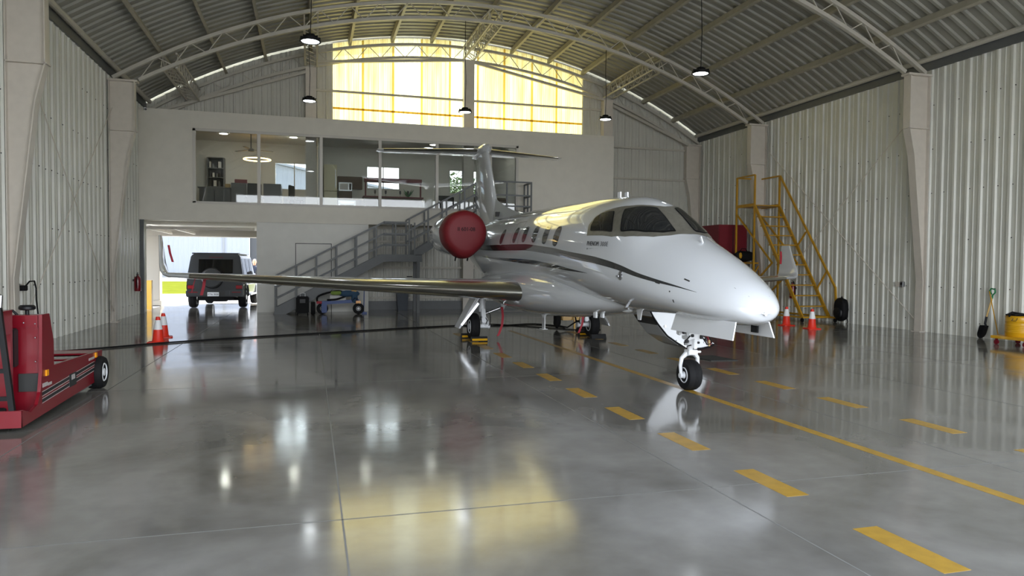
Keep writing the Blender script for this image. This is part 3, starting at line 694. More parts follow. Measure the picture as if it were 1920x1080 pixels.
# wings
def yt(x, t): return 5*t*(.2969*sqrt(x)-.126*x-.3516*x*x+.2843*x**3-.1036*x**4)
def sect(X, Y, Z, c, t, n=(0, 0, 1), x1=1.0, off=0, N=14, camber=.015):
    """closed airfoil loop from the trailing side over the top to the nose and back below"""
    n = Vector(n); pts = []
    xs = [x1*(1-cos(pi*i/N))/2 for i in range(N+1)]
    for x in reversed(xs): pts.append(Vector((X, Y+c*x, Z))+n*(c*(yt(x, t)+camber*4*x*(1-x))+off*(1 if x > .0 else 0))-Vector((0, off if x < .02 else 0, 0)))
    for x in xs[1:]: pts.append(Vector((X, Y+c*x, Z))+n*(c*(-yt(x, t)+camber*4*x*(1-x))-off))
    return pts
for s in (-1, 1):
    W = [(AX+s*v[0],)+v[1:] for v in ((.75, 12.80, 1.04, 3.3, .13), (.88, 12.80, 1.08, 2.95, .145), (3.75, 14.46, 1.17, 2.05, .13), (7.7, 16.75, 1.33, .95, .11))]
    W = [W[1], W[2], W[3]]
    W[0] = (AX+s*.88, 12.80, 1.08, 2.95, .145)
    ex, ey = (1.012, -.38) if s > 0 else (1, 0)
    W[2] = (AX+s*7.7*ex, 16.75+ey, 1.33, .95, .11)
    mb = MB(); mb.loft([sect(AX+s*.5, 12.25, 1.06, 3.7, .15), sect(AX+s*.75, 12.5, 1.07, 3.35, .15)]+[sect(*w) for w in W])
    wing = mb.build('wing', 'white', jet, smooth=50)
    mb = MB(); mb.loft([sect(*W[0], x1=.12, off=.004, N=10), sect(*W[1], x1=.14, off=.004, N=10), sect(AX+s*7.25*ex, 16.49+ey*.94, 1.31, 1.07, .112, x1=.16, off=.004, N=10)])
    tag(mb.build('leading_edge', 'leadmetal', wing, smooth=50), 'polished bare metal leading edge')
    # root glove in front of the wing
    G = []
    for k in range(10):
        t = k/9; x = AX+s*(.885-.16*t); yl = 12.79-1.0*t; c = 2.95+1.0*t
        G.append(sect(x, yl, 1.08, c, .43/c*(1-.25*t*t), x1=.6, off=.006, camber=0))
    MB().loft(G).build('wing_root_fairing', 'white', wing, smooth=60)
    # winglet
    L = [(7.70, 16.75, 1.33, .95, .11, (0, 0, 1)), (7.80, 16.80, 1.36, .90, .10, (-s*.5, 0, .86)), (7.87, 16.88, 1.44, .84, .09, (-s*.9, 0, .42)), (7.91, 17.0, 1.6, .74, .08, (-s, 0, .15)), (8.0, 17.42, 2.22, .36, .08, (-s, 0, .12))]
    MB().loft([sect(AX+s*a*ex, b+ey, c, d, e, n=nn, camber=0) for a, b, c, d, e, nn in L]).build('winglet', 'white', wing, smooth=50)
    for k in range(3): MB().bar((AX+s*(2.9+1.3*k), 15.6+.5*k, 1.08+.045*k), (AX+s*(2.9+1.3*k), 16.2+.5*k, 1.06+.045*k), .05, .10).build('flap_track_fairing', 'white', wing)
# fin, dorsal fillet, tailplane
def vsect(Y, Z, c, t, N=14):
    xs = [(1-cos(pi*i/N))/2 for i in range(N+1)]; p = []
    for x in reversed(xs): p.append((AX+c*yt(x, t), Y+c*x, Z))
    for x in xs[1:]: p.append((AX-c*yt(x, t), Y+c*x, Z))
    return p
fin = MB().loft([vsect(17.9, 2.5, 2.9, .11), vsect(18.25, 3.0, 2.45, .11), vsect(18.9, 4.0, 1.9, .12), vsect(19.42, 4.86, 1.5, .13)]).build('tail_fin', 'white', jet, smooth=50)
MB().loft([[(AX-w, y, z0), (AX-w*.6, y, (z0+z1)/2), (AX, y, z1), (AX+w*.6, y, (z0+z1)/2), (AX+w, y, z0)] for y, w, z0, z1 in ((15.8, .03, 2.76, 2.81), (16.6, .07, 2.7, 2.92), (17.4, .10, 2.7, 3.08), (18.0, .13, 2.6, 3.24), (18.6, .14, 2.6, 3.42), (19.2, .1, 2.6, 3.5))]).build('dorsal_fillet', 'white', fin, smooth=60)
MB().b2((AX-.16, 17.8, 2.86), (AX-.05, 17.9, 2.98)).build('air_scoop', 'dark', fin, smooth=0)
MB().lathe([(.001, -.85), (.10, -.75), (.155, -.45), (.165, 0), (.14, .6), (.07, 1.1), (.001, 1.3)], (AX, 20.1, 4.87), 'Y').build('tail_bullet', 'white', fin)
for s in (-1, 1):
    tp = MB().loft([sect(AX, 19.75, 4.87, 1.35, .10, camber=0), sect(AX+s*.1, 19.75, 4.87, 1.3, .10, camber=0), sect(AX+s*2.72, 21.15, 4.97, .68, .10, camber=0), sect(AX+s*2.86, 21.3, 5.0, .5, .08, camber=0)]).build('tailplane', 'white', jet, smooth=50)
    MB().loft([sect(AX+s*.2, 19.80, 4.873, 1.28, .10, x1=.10, off=.003, camber=0, N=8), sect(AX+s*2.7, 21.14, 4.97, .68, .10, x1=.12, off=.003, camber=0, N=8)]).build('leading_edge', 'leadmetal', tp, smooth=50)
# engines
for s in (-1, 1):
    X = AX+s*1.43
    nac = MB().lathe([(.30, .0), (.36, -.04), (.42, 0), (.47, .2), (.495, .55), (.495, 1.1), (.46, 1.7), (.39, 2.3), (.30, 2.7), (.27, 2.7), (.25, 2.4), (.001, 2.2)], (X, 16.0, 2.33), 'Y', 40).build('engine_nacelle', 'white', jet, smooth=50)
    MB().lathe([(.29, .35), (.30, .0), (.36, -.045), (.43, 0), (.455, .1)], (X, 16.0, 2.33), 'Y', 40, cap=False).build('inlet_lip', 'leadmetal', nac)
    MB().lathe([(.295, .3), (.001, .3)], (X, 16.0, 2.33), 'Y', 40).build('fan', 'dark', nac)
    MB().loft([sect(AX+s*(1.43-.40), 16.55, 2.28, 2.1, .12, camber=0), sect(AX+s*.62, 16.0, 2.24, 2.9, .12, camber=0)]).build('engine_pylon', 'white', jet, smooth=50)
# nose gear
ng = MB(); ng.cyl((AX-.01, 8.26, .47), (AX-.01, 8.24, .62), .036, 16).cyl((AX-.01, 8.24, .61), (AX-.01, 8.22, 1.1), .062, 18).cyl((AX-.01, 8.24, .59), (AX-.01, 8.24, .63), .07, 18)
ng = ng.build('nose_gear', 'gearwhite', jet)
tw = radians(8)
def wheel(mbname, c, r, w, parent, ax='X', hubr=.5, hubm='gearwhite', rz=0):
    prof = [(r*hubr, -w*.42), (r*.72, -w*.5), (r*.9, -w*.47), (r*.98, -w*.33), (r, -w*.16)]
    for g in (-.1, .0, .1): prof += [(r, w*(g-.03)), (r*.985, w*(g-.02)), (r*.985, w*(g+.02)), (r, w*(g+.03))]
    prof += [(r, w*.16), (r*.98, w*.33), (r*.9, w*.47), (r*.72, w*.5), (r*hubr, w*.42)]
    a = MB().lathe(prof, c, ax, 40).build('tyre', 'tyre', parent)
    h = [(.001, .46), (r*.22, .46), (r*.28, .34), (r*hubr*.85, .38), (r*hubr*.95, .48), (r*hubr*1.04, .44)]
    b = MB().lathe([(q, -w*v) for q, v in h]+[(q, w*v) for q, v in h[::-1]], c, ax, 32).build('wheel_hub', hubm, parent)
    return a, b
wheel('', (AX-.01, 8.26, .198), .198, .19, ng)
for s in (-1, 1):
    MB().tube([(AX-.01, 8.25, .49), (AX-.01+s*.06, 8.25, .475), (AX-.01+s*.115, 8.26, .42), (AX-.01+s*.125, 8.27, .32), (AX-.01+s*.118, 8.26, .20)], [.04, .035, .028, .024, .022], 10).cyl((AX-.01+s*.08, 8.26, .193), (AX-.01+s*.14, 8.26, .193), .035, 12).build('fork_arm', 'gearwhite', ng)
MB().b2((AX-.07, 8.17, .47), (AX+.06, 8.3, .53)).b2((AX+.04, 8.19, .49), (AX+.12, 8.22, .515)).bar((AX-.01, 8.12, .55), (AX-.01, 8.12, .68), .05, .02).build('torque_link', 'gearwhite', ng, bevel=.006)
MB().b2((AX-.10, 8.15, .66), (AX+.08, 8.32, .86)).build('steering_housing', 'gearwhite', ng, bevel=.012, smooth=0)
MB().b2((AX-.19, 8.2, .72), (AX-.10, 8.3, .82)).build('steering_motor', 'gearwhite', ng, bevel=.012, smooth=0)
MB().bar((AX+.07, 8.2, .66), (AX+.20, 8.3, .95), .035).build('drag_brace', 'gearwhite', ng, smooth=0)
MB().bar((AX-.14, 8.12, .58), (AX-.26, 8.16, .66), .06, .015).build('torque_arm', 'gearwhite', ng, smooth=0)
for c_, d_ in (((AX-.16, 8.14, .77), (.05, .03, .05)), ((AX-.04, 8.14, .72), (.04, .02, .04)), ((AX+.09, 8.14, .70), (.04, .04, .05)), ((AX+.16, 8.16, .66), (.03, .04, .04)), ((AX-.13, 8.13, .65), (.05, .04, .04)), ((AX+.04, 8.13, .63), (.03, .03, .03))): MB().box(c_, d_).build('hydraulic_fitting', 'blackp', ng, bevel=.006, smooth=0)
MB().tube([(AX+.08, 8.13, .72), (AX+.16, 8.12, .60), (AX+.24, 8.14, .62), (AX+.22, 8.2, .72)], .008, 6).build('hydraulic_hose', 'blackp', ng)
MB().tube([(AX-.08, 8.13, .72), (AX-.17, 8.12, .64), (AX-.16, 8.12, .58), (AX-.06, 8.14, .60)], .008, 6).build('hydraulic_hose', 'blackp', ng)
MB().cyl((AX+.2, 8.14, .58), (AX+.2, 8.14, .66), .014, 8).build('brass_valve', 'tan', ng)
for s, y0, y1 in ((-1, 6.83, 8.16), (1, 7.0, 8.2)):
    x = AX+s*.26
    MB().add([(x+s*.0, y0, 1.0), (x, y1, 1.0), (x+s*.055, y1+.02, .80), (x+s*.055, y0-.03, .80), (x+s*.015, y0, 1.0), (x+s*.015, y1, 1.0), (x+s*.07, y1+.02, .80), (x+s*.07, y0-.03, .80)],
        [(0, 1, 2, 3), (7, 6, 5, 4), (0, 3, 7, 4), (1, 5, 6, 2), (0, 4, 5, 1), (3, 2, 6, 7)]).build('nose_gear_door', 'gearwhite', ng, smooth=0)
MB().b2((AX+.24, 7.18, .84), (AX+.262, 7.3, .92)).build('door_latch', 'blackp', ng, smooth=0)
# main gear
for s in (-1, 1):
    X = AX+s*1.18; XW = AX+s*1.37
    g = MB().cyl((X, 15.0, .60), (X, 15.0, 1.05), .075, 18).cyl((X, 15, .80), (X, 15, .83), .09, 18).build('main_gear', 'gearwhite', jet)
    wheel('', (XW, 15.0, .285), .285, .20, g)
    MB().bar((X, 14.93, .66), (X+s*.0, 14.86, .36), .09, .12).bar((X, 14.9, .58), (X-s*.06, 15.0, .28), .10, .07).cyl((XW-s*.05, 15.0, .285), (X-s*.16, 15.0, .285), .048, 16).cyl((X-s*.12, 15.0, .285), (X-s*.17, 15.0, .285), .06, 16).bar((X-s*.03, 14.88, .5), (X-s*.12, 14.93, .34), .05, .06).build('trailing_link', 'gearwhite', g, bevel=.012)
    MB().tube([(X-s*.06, 14.85, .62), (X-s*.14, 14.84, .55), (X-s*.16, 14.88, .4), (X-s*.13, 14.9, .3)], .009, 6).tube([(X-s*.02, 14.85, .5), (X-s*.08, 14.82, .42), (X-s*.05, 14.86, .34)], .009, 6).b2((X+s*.03, 14.84, .42), (X+s*.07, 14.9, .5)).build('brake_hose', 'blackp', g)
    MB().cyl((X-s*.05, 15.0, .55), (X-s*.46, 15.0, .70), .022, 12).build('side_brace', 'chrome', g)
    MB().lathe([(.02, -.06), (.045, .0), (.06, .1)], (X-s*.47, 15.0, .70), 'Z').build('brace_socket', 'gearwhite', g)
    x0, z0, x1, z1 = X+s*.13, .98, X+s*.52, .26
    MB().add([(x0, 14.72, z0), (x0, 15.3, z0), (x1, 15.26, z1), (x1, 14.80, z1), (x0+s*.03, 14.72, z0), (x0+s*.03, 15.3, z0), (x1+s*.035, 15.26, z1), (x1+s*.035, 14.80, z1)],
        [(0, 1, 2, 3), (7, 6, 5, 4), (0, 3, 7, 4), (1, 5, 6, 2), (0, 4, 5, 1), (3, 2, 6, 7)]).bar((x0-s*.02, 14.76, z0-.05), (x1-s*.02, 14.84, z1+.04), .015, .03).build('main_gear_door', 'gearwhite', g, smooth=0)
    MB().bar((x0+s*.02, 14.7, .8), (x1-s*.02, 14.78, .33), .02, .05).build('door_edge_rod', 'alu', g, smooth=0)
# airstair door lowered on the port side
arc = [(5.30, .93), (5.38, .78), (5.48, .64), (5.65, .445), (5.87, .305), (6.0, .25), (6.15, .222), (6.30, .222), (6.43, .245), (6.52, .29)]
st_ = MB(); inner = [(x+.0, z+.03) for x, z in arc]
for i in range(len(arc)-1):
    st_.cur = 1 if i in (1, 4) else 0
    (a, b), (c, d) = arc[i], arc[i+1]
    st_.add([(a, 10.6, b), (c, 10.6, d), (c, 11.3, d), (a, 11.3, b), (a, 10.6, b+.03), (c, 10.6, d+.03), (c, 11.3, d+.03), (a, 11.3, b+.03)], [(0, 3, 2, 1), (4, 5, 6, 7), (0, 1, 5, 4), (3, 7, 6, 2), (0, 4, 7, 3), (1, 2, 6, 5)])
stair = st_.build('airstair', ['white', 'stripe'], jet, smooth=40)
poly = [(x+.025, z+.025) for x, z in arc]+[(6.35, .42), (6.2, .62), (5.98, .66), (5.98, .95), (5.4, 1.12)]
for y in (10.6, 11.25): MB().prism(poly, y, y+.04, 'Y').build('side_panel', 'white', stair, smooth=0)
MB().tube([(x+.012, 10.59, z+.012) for x, z in arc], .014, 8).build('door_seal', 'black', stair)
for k, (x, z) in enumerate(((5.75, .78), (5.98, .6), (6.2, .42))): MB().b2((x-.1, 10.64, z-.015), (x+.12, 11.25, z+.01)).build('step', 'dark', stair, smooth=0)
MB().b2((5.86, 10.585, .55), (6.04, 10.6, .59)).build('red_marking', 'redribbon', stair, smooth=0)
MB().tube([(6.3, 10.56, .74), (6.38, 10.56, .5), (6.44, 10.56, .3)], .028, 10).build('handrail_strut', 'maroon', stair)
for x, z in ((5.62, .62), (6.36, .34), (6.1, .3)): MB().cyl((x, 10.6, z), (x, 10.585, z), .02, 8).build('panel_bolt', 'alu', stair)

# covers, streamers, chocks on and around the aircraft
def cover(s, label):
    X = AX+s*1.43; t = thing('engine_cover', (X, 16.2, 2.33), label, 'engine cover', 'red engine covers')
    rings = []
    for r, h in ((.505, .12), (.512, -.05), (.51, -.22), (.49, -.36), (.44, -.44), (.36, -.475), (.2, -.48), (.02, -.48)):
        ring = []
        for j in range(48):
            a = 2*pi*j/48; k = 1+.03*sin(9*a)*(1 if h > -.3 else .3)*.3; x, z = r*cos(a)*k, r*sin(a)*k
            if z < -.2: f = (-.2-z)/.3; z -= .07*f*f; x *= 1-.18*f*f
            ring.append((X+x, 16.0+h, 2.33+z))
        rings.append(ring)
    MB().loft(rings).build('fabric_cap', 'redcover', t, smooth=60)
    for dx in (-.16, .12): MB().bar((X+dx, 15.85, 1.83), (X+dx-.03, 15.82, 1.70), .02, .03).build('tie_strap', 'black', t, smooth=0)
    if s < 0: text('registration_mark', 'II 601-08', .12, (X-.2, 15.512, 2.36), (1, 0, 0), (0, 0, 1), 'black', t, extrude=.002, width=.40)
cover(-1, 'red fabric cover on the jet engine at the left, lettered in black')
cover(1, 'red fabric cover on the far side jet engine, hidden behind the fuselage')
def streamer(pts, w, label, m='redribbon'):
    mb = MB(); vs = []
    for p in pts: vs += [(p[0]-w/2, p[1], p[2]), (p[0]+w/2, p[1], p[2])]
    k = len(pts); vs2 = [(a, b+.006, c) for a, b, c in vs]
    fs = [(2*i, 2*i+1, 2*i+3, 2*i+2) for i in range(k-1)]
    mb.add(vs, fs).add(vs2, fs); return tag(mb.build('warning_streamer', m), label, 'streamer', 'red warning streamers')
streamer([(4.00, 14.94, .70), (4.02, 14.94, .5), (4.0, 14.93, .3), (3.93, 14.92, .12), (3.90, 14.92, .07)], .05, 'red warning streamer hanging beside the left main landing gear')
streamer([(5.86, 14.8, .66), (5.84, 14.8, .5), (5.80, 14.78, .3), (5.72, 14.78, .12)], .05, 'red warning streamer hanging beside the right hand main wheel under the belly')
streamer([(-2.90, 16.55, 1.98), (-2.87, 16.55, 1.8), (-2.82, 16.55, 1.62)], .045, 'red warning streamer on the left winglet')
streamer([(12.55, 17.02, 2.05), (12.56, 17.02, 1.9), (12.55, 17.02, 1.70)], .06, 'red warning streamer seen before the yellow ladder at the right winglet')
streamer([(-2.22, 16.75, 1.27), (-2.24, 16.75, 1.1), (-2.29, 16.75, .9)], .06, 'wide red streamer hanging below the left wing in front of the car')
streamer([(-2.42, 16.85, 1.27), (-2.47, 16.85, 1.1), (-2.5, 16.85, .95)], .02, 'thin red streamer hanging below the left wing by the tail lamp')
def chock(x, y, rz, label, ye=True):
    t = thing('wheel_chock', (x, y, 0), label, 'wheel chock', 'wheel chocks at the main wheels'); t.rotation_euler.z = rz
    o = MB().prism([(-.08, 0), (.08, 0), (.04, .1), (-.04, .1)], -.17, .17, 'X').build('chock_body', 'blackp', t, world=False, smooth=0)
    if ye: MB().add([(-.165, -.078, .018), (.165, -.078, .018), (.165, -.056, .06), (-.165, -.056, .06)], [(0, 1, 2, 3)]).build('yellow_strip', 'yellow2', t, world=False, smooth=0)
chock(3.42, 14.63, 0, 'black and yellow wheel chock in front of the left main wheel')
chock(3.36, 15.37, 0, 'black and yellow wheel chock behind the left main wheel')
chock(6.12, 14.63, 0, 'black wheel chock in front of the right hand main wheel', False)
chock(6.12, 15.37, 0, 'black and yellow wheel chock behind the right hand main wheel')

# ------------------------------------------------------------------ lamps
def lamp(x, y, z, ztop, label):
    t = thing('high_bay_lamp', (x, y, z), label, 'lamp', 'round high bay lamps')
    MB().lathe([(.001, 0), (.17, 0), (.17, .012), (.001, .012)], (x, y, z), 'Z').build('lamp_face', 'lampface', t)
    mb = MB().lathe([(.172, -.012), (.205, -.01), (.2, .04), (.12, .07), (.09, .13), (.03, .14), (.001, .14)], (x, y, z), 'Z', cap=False)
    mb.build('housing', 'blackp', t)
    for k in range(8):
        a = 2*pi*k/8; MB().bar((x+.1*cos(a), y+.1*sin(a), z+.06), (x+.19*cos(a), y+.19*sin(a), z+.06), .012, .05).build('cooling_fin', 'blackp', t, smooth=0)
    MB().tube([(x, y, z+.13), (x+.02, y, z+.13+(ztop-z)*.3), (x-.01, y, z+.13+(ztop-z)*.6), (x, y, ztop)], .009, 6).build('cord', 'black', t)
lamp(0.0, 14.62, 5.95, trl(0)+.0, 'round high bay lamp nearest the left, hanging highest in view')
lamp(8.56, 14.62, 6.01, trl(8.56), 'round high bay lamp hanging above the aircraft nose')
lamp(-.03, 21.3, 6.25, trl(0), 'round high bay lamp hanging before the left end wall post')
lamp(4.5, 21.3, 6.23, trl(4.5), 'round high bay lamp hanging before the middle of the skylight')
lamp(9.08, 21.3, 6.30, trl(9.08), 'round high bay lamp hanging right of the skylight above the office block corner')
t = thing('security_camera', (-4.95, 24.6, 6.38), 'small security camera at the top left corner of the office block', 'camera')
MB().cyl((-4.97, FY, 6.40), (-4.95, 24.58, 6.38), .05, 14).build('mount', 'white', t); MB().cyl((-4.97, 24.62, 6.38), (-4.91, 24.47, 6.35), .04, 14).build('camera_body', 'white', t); MB().cyl((-4.91, 24.47, 6.35), (-4.905, 24.455, 6.348), .034, 14).build('lens_hood', 'dark', t)

# ------------------------------------------------------------------ steel staircase to the office
ss = thing('steel_staircase', (1.0, 24.15, 0), 'grey steel staircase climbing right to the office door', 'staircase')
LX0, LX1, LZ = 2.33, 3.52, 1.92
def stz(x):
    if x < LX0: return .10+(x+1.05)/(LX0+1.05)*(LZ-.10)
    return LZ if x < 3.38 else LZ+(x-3.38)*(3.45-LZ)/(5.6-3.38)
for y in (23.75, 24.58):
    for pts in (((-1.15, -.10), (-1.05, .22), (LX0-.1, LZ+.02), (LX1+.06, LZ+.02), (LX1+.06, LZ-.22), (LX0+.02, LZ-.22), (-.75, .0), (-1.15, 0)),
                ((3.3, LZ-.0), (3.3, LZ+.14), (5.55, 3.5), (5.7, 3.5), (5.7, 3.25), (5.62, 3.25), (3.55, LZ-.0))):
        pts = [(a, max(b, 0)) for a, b in pts]
        MB().prism(pts, y-.02, y+.02, 'Y').build('stringer', 'grey', ss, smooth=0)
    MB().b2((5.55, y-.02, 3.24), (7.42, y+.02, 3.46)).build('platform_beam', 'grey', ss, smooth=0)
    for k in range(8):
        x = -1.08+.63*k; zb = stz(x) if x < 3.3 else LZ
        zr = min(1.22+(x+1.08)/(LX0+1.08)*1.78, 3.0) if x > -1.08 else 1.22
        MB().b2((x-.025, y-.025, 0.0 if k == 0 else zb-.12), (x+.025, y+.025, zr)).build('post', 'grey', ss, smooth=0)
    for k, x in enumerate((3.15, 3.78, 4.4, 5.02, 5.6)):
        zr = 3.12+(x-3.15)*(4.45-3.12)/(5.55-3.15); MB().b2((x-.025, y-.025, max(LZ, stz(x))-.05), (x+.025, y+.025, min(zr, 4.47))).build('post', 'grey', ss, smooth=0)
    for dz in (0, -.38, -.74):
        MB().bar((-1.08, y, 1.22+dz), (LX0, y, 3.0+dz), .045, .05).build('rail', 'grey', ss, smooth=0)
        MB().bar((LX0-.02, y, 3.0+dz), (3.15, y, 3.0+dz), .045, .05).build('rail', 'grey', ss, smooth=0)
        MB().bar((3.15, y, 3.12+dz), (5.57, y, 4.47+dz), .045, .05).build('rail', 'grey', ss, smooth=0)
    for x in ((6.5, 7.38) if y < 24 else (7.38,)): MB().b2((x-.025, y-.025, 3.4), (x+.025, y+.025, 4.5)).build('post', 'grey', ss, smooth=0)
for dz in (0, -.46, -.83):
    MB().bar((5.57, 23.75, 4.48+dz), (7.4, 23.75, 4.48+dz), .045, .05).build('rail', 'grey', ss, smooth=0)
    MB().bar((7.38, 23.75, 4.48+dz), (7.38, 24.58, 4.48+dz), .045, .05).build('rail', 'grey', ss, smooth=0)
MB().b2((7.355, 24.14, 3.4), (7.405, 24.19, 4.48)).build('post', 'grey', ss, smooth=0)
for k in range(10):
    x = -1.0+k*.335; MB().b2((x, 23.77, .17+k*.175), (x+.28, 24.56, .20+k*.175)).build('tread', 'grey', ss, smooth=0)
for k in range(8):
    x = 3.5+k*.27; MB().b2((x, 23.77, LZ+.17+k*.17), (x+.28, 24.56, LZ+.20+k*.17)).build('tread', 'grey', ss, smooth=0)
MB().b2((LX0-.05, 23.77, LZ-.06), (LX1+.05, 24.56, LZ)).build('landing', 'grey', ss, smooth=0)
MB().b2((5.5, 23.77, 3.40), (7.42, FY-.02, 3.46)).build('platform', 'grey', ss, smooth=0)
for y in (23.75, 24.58): MB().b2((3.4, y-.05, 0), (3.5, y+.05, LZ-.2)).build('support_post', 'grey', ss, smooth=0)
MB().b2((6.0, 24.58, 3.24), (6.1, FY, 3.34)).build('wall_bracket', 'grey', ss, smooth=0)

# ------------------------------------------------------------------ yellow rolling ladder
yl = thing('rolling_ladder', (14.4, 19.5, 0), 'tall yellow rolling platform ladder against the right wall', 'ladder')
A0, A1 = 13.95, 14.88
def lb(n, p, q, w=.05, h=None): return MB().bar(p, q, w, h or w).build(n, 'yellow', yl, smooth=0)
for x in (A0, A1):
    lb('stringer', (x, 17.87, .14), (x, 20.32, 3.62), .045, .10); lb('rear_leg', (x, 21.34, .12), (x, 21.34, 4.63), .05); lb('front_post', (x, 20.32, .5 if x == A0 else .12), (x, 20.32, 4.62), .05)
    lb('base_rail', (x, 17.87, .14), (x, 21.34, .14), .05); lb('top_rail', (x, 20.32, 4.62), (x, 21.34, 4.62), .045)
    lb('diagonal_brace', (x, 21.34, 3.4), (x, 19.35, 1.75), .045); lb('diagonal_brace', (x, 19.35, 1.75), (x, 21.34, .3), .045)
    MB().b2((x-.02, 20.3, 3.6), (x+.02, 21.36, 3.7)).build('platform_edge', 'yellow', yl, smooth=0)
lb('handrail', (A1, 20.3, 4.62), (A1, 17.62, 1.02), .05); lb('handrail', (A1, 17.62, 1.04), (A1, 17.55, .14), .05)
lb('rail_strut', (A1, 18.97, 2.72), (A1, 19.36, 2.3), .04); lb('rail_strut', (A1, 18.0, 1.5), (A1, 18.4, .98), .04)
lb('base_rail', (A0, 17.87, .14), (A1, 17.87, .14)); lb('base_rail', (A0, 21.34, .14), (A1, 21.34, .14)); lb('cross_rail', (A0, 21.34, 1.75), (A1, 21.34, 1.75)); lb('cross_rail', (A0, 20.32, 1.75), (A0, 21.34, 1.75))
lb('top_rail', (A0, 21.34, 4.62), (A1, 21.34, 4.62), .045)
lb('base_rail', (A1, 17.87, .14), (A1, 17.55, .14)); lb('diagonal_brace', (A0, 21.34, .3), (A1, 21.34, 1.7), .04)
MB().b2((A0, 20.32, 3.62), (A1, 21.34, 3.65)).build('platform', 'yellow', yl, smooth=0)
for k in range(1, 11):
    t = k/11.2; y = 17.87+2.45*t; z = .14+3.48*t
    MB().b2((A0, y-.02, z-.015), (A1, y+.17, z+.015)).build('tread', 'yellow', yl, smooth=0)
for x, y in ((A0, 17.87), (A1, 17.6), (A0, 21.34), (A1, 21.34)): MB().cyl((x-.02, y, .06), (x+.02, y, .06), .06, 14).bar((x, y, .06), (x, y, .14), .03).build('caster', 'black', yl)
t = thing('storage_cabinet', (14.2, 22.9, 0), 'large dark red metal cabinet standing behind the yellow ladder', 'cabinet')
MB().b2((13.6, 21.85, .06), (14.72, 24.0, 3.08)).build('cabinet_body', 'maroon', t, bevel=.02, smooth=0)
MB().b2((14.15, 21.835, .2), (14.165, 21.85, 3.0)).build('door_gap', 'dark', t, smooth=0)
MB().b2((13.7, 21.9, 0), (14.6, 23.9, .06)).build('plinth', 'dark', t, smooth=0)
def soft(name, c, d, m, parent=None, seed=1, sub=3, noise=.12):
    bm = bmesh.new(); bmesh.ops.create_icosphere(bm, subdivisions=sub, radius=1); random.seed(seed); ph = [random.uniform(0, 6) for _ in range(6)]
    for v in bm.verts:
        p = v.co.normalized(); q = Vector([abs(a)**.7*(1 if a > 0 else -1) for a in p]); k = 1+noise*(sin(5*p.x+ph[0])*sin(4*p.y+ph[1])+.6*sin(9*p.z+ph[2])*sin(8*p.x+ph[3]))
        v.co = Vector((q.x*d[0]/2, q.y*d[1]/2, q.z*d[2]/2))*k+Vector(c)
    me = bpy.data.meshes.new(name); mb = MB(); mb.v = [tuple(v.co) for v in bm.verts]; mb.f = [tuple(v.index for v in f.verts) for f in bm.faces]; mb.mi = [0]*len(mb.f); bm.free()
    return mb.build(name, m, parent, smooth=80)
t = thing('duffel_bag', (14.2, 20.9, 1.78), 'black duffel bag with yellow stripes lying on the ladder cross rails', 'bag')
soft('bag_body', (14.25, 21.36, 1.98), (.7, .3, .36), 'black', t, 4); soft('yellow_stripe', (14.05, 21.24, 2.0), (.10, .12, .2), 'yellow2', t, 5); MB().tube([(14.05, 21.3, 2.1), (14.15, 21.3, 2.24), (14.3, 21.3, 2.24), (14.4, 21.3, 2.1)], .015, 6).build('bag_handle', 'black', t)
t = thing('backpack', (14.86, 17.35, 0), 'black backpack leaning on the foot of the yellow ladder', 'backpack')
soft('pack_body', (14.84, 17.32, .40), (.24, .46, .66), 'black', t, 7, noise=.05); MB().tube([(14.8, 17.3, .7), (14.8, 17.25, .78), (14.8, 17.2, .7)], .014, 6).build('grab_loop', 'black', t); soft('front_pocket', (14.72, 17.3, .3), (.14, .34, .3), 'blackp', t, 8, noise=.04); MB().tube([(14.86, 17.12, .2), (14.86, 17.06, .05), (14.86, 17.1, .012)], .012, 6).build('shoulder_strap', 'black', t)
# fire extinguishers
def extinguisher(x, y, z, label, s):
    t = thing('fire_extinguisher', (x, y, z), label, 'fire extinguisher', 'fire extinguishers on the side walls')
    MB().lathe([(.001, 0), (.085, 0), (.095, .03), (.095, .36), (.08, .42), (.03, .46), (.03, .5), (.001, .5)], (x, y, z), 'Z').build('cylinder', 'redpaint', t)
    MB().b2((x-.02, y-.06, z+.49), (x+.02, y+.05, z+.52)).bar((x, y-.06, z+.53), (x, y+.03, z+.56), .02).build('valve_lever', 'blackp', t, smooth=0)
    MB().tube([(x, y-.05, z+.49), (x, y-.13, z+.42), (x, y-.12, z+.2), (x, y-.1, z+.1)], .012, 8).build('hose', 'black', t)
    MB().b2((x-s*.13, y-.03, z+.3), (x-s*.08, y+.03, z+.36)).build('wall_bracket', 'dark', t, smooth=0)
extinguisher(XL+.16, 23.84, .74, 'red fire extinguisher on the left wall beside the vehicle opening', 1)
extinguisher(XR-.16, 19.55, .62, 'red fire extinguisher on the right wall behind the yellow ladder', -1)

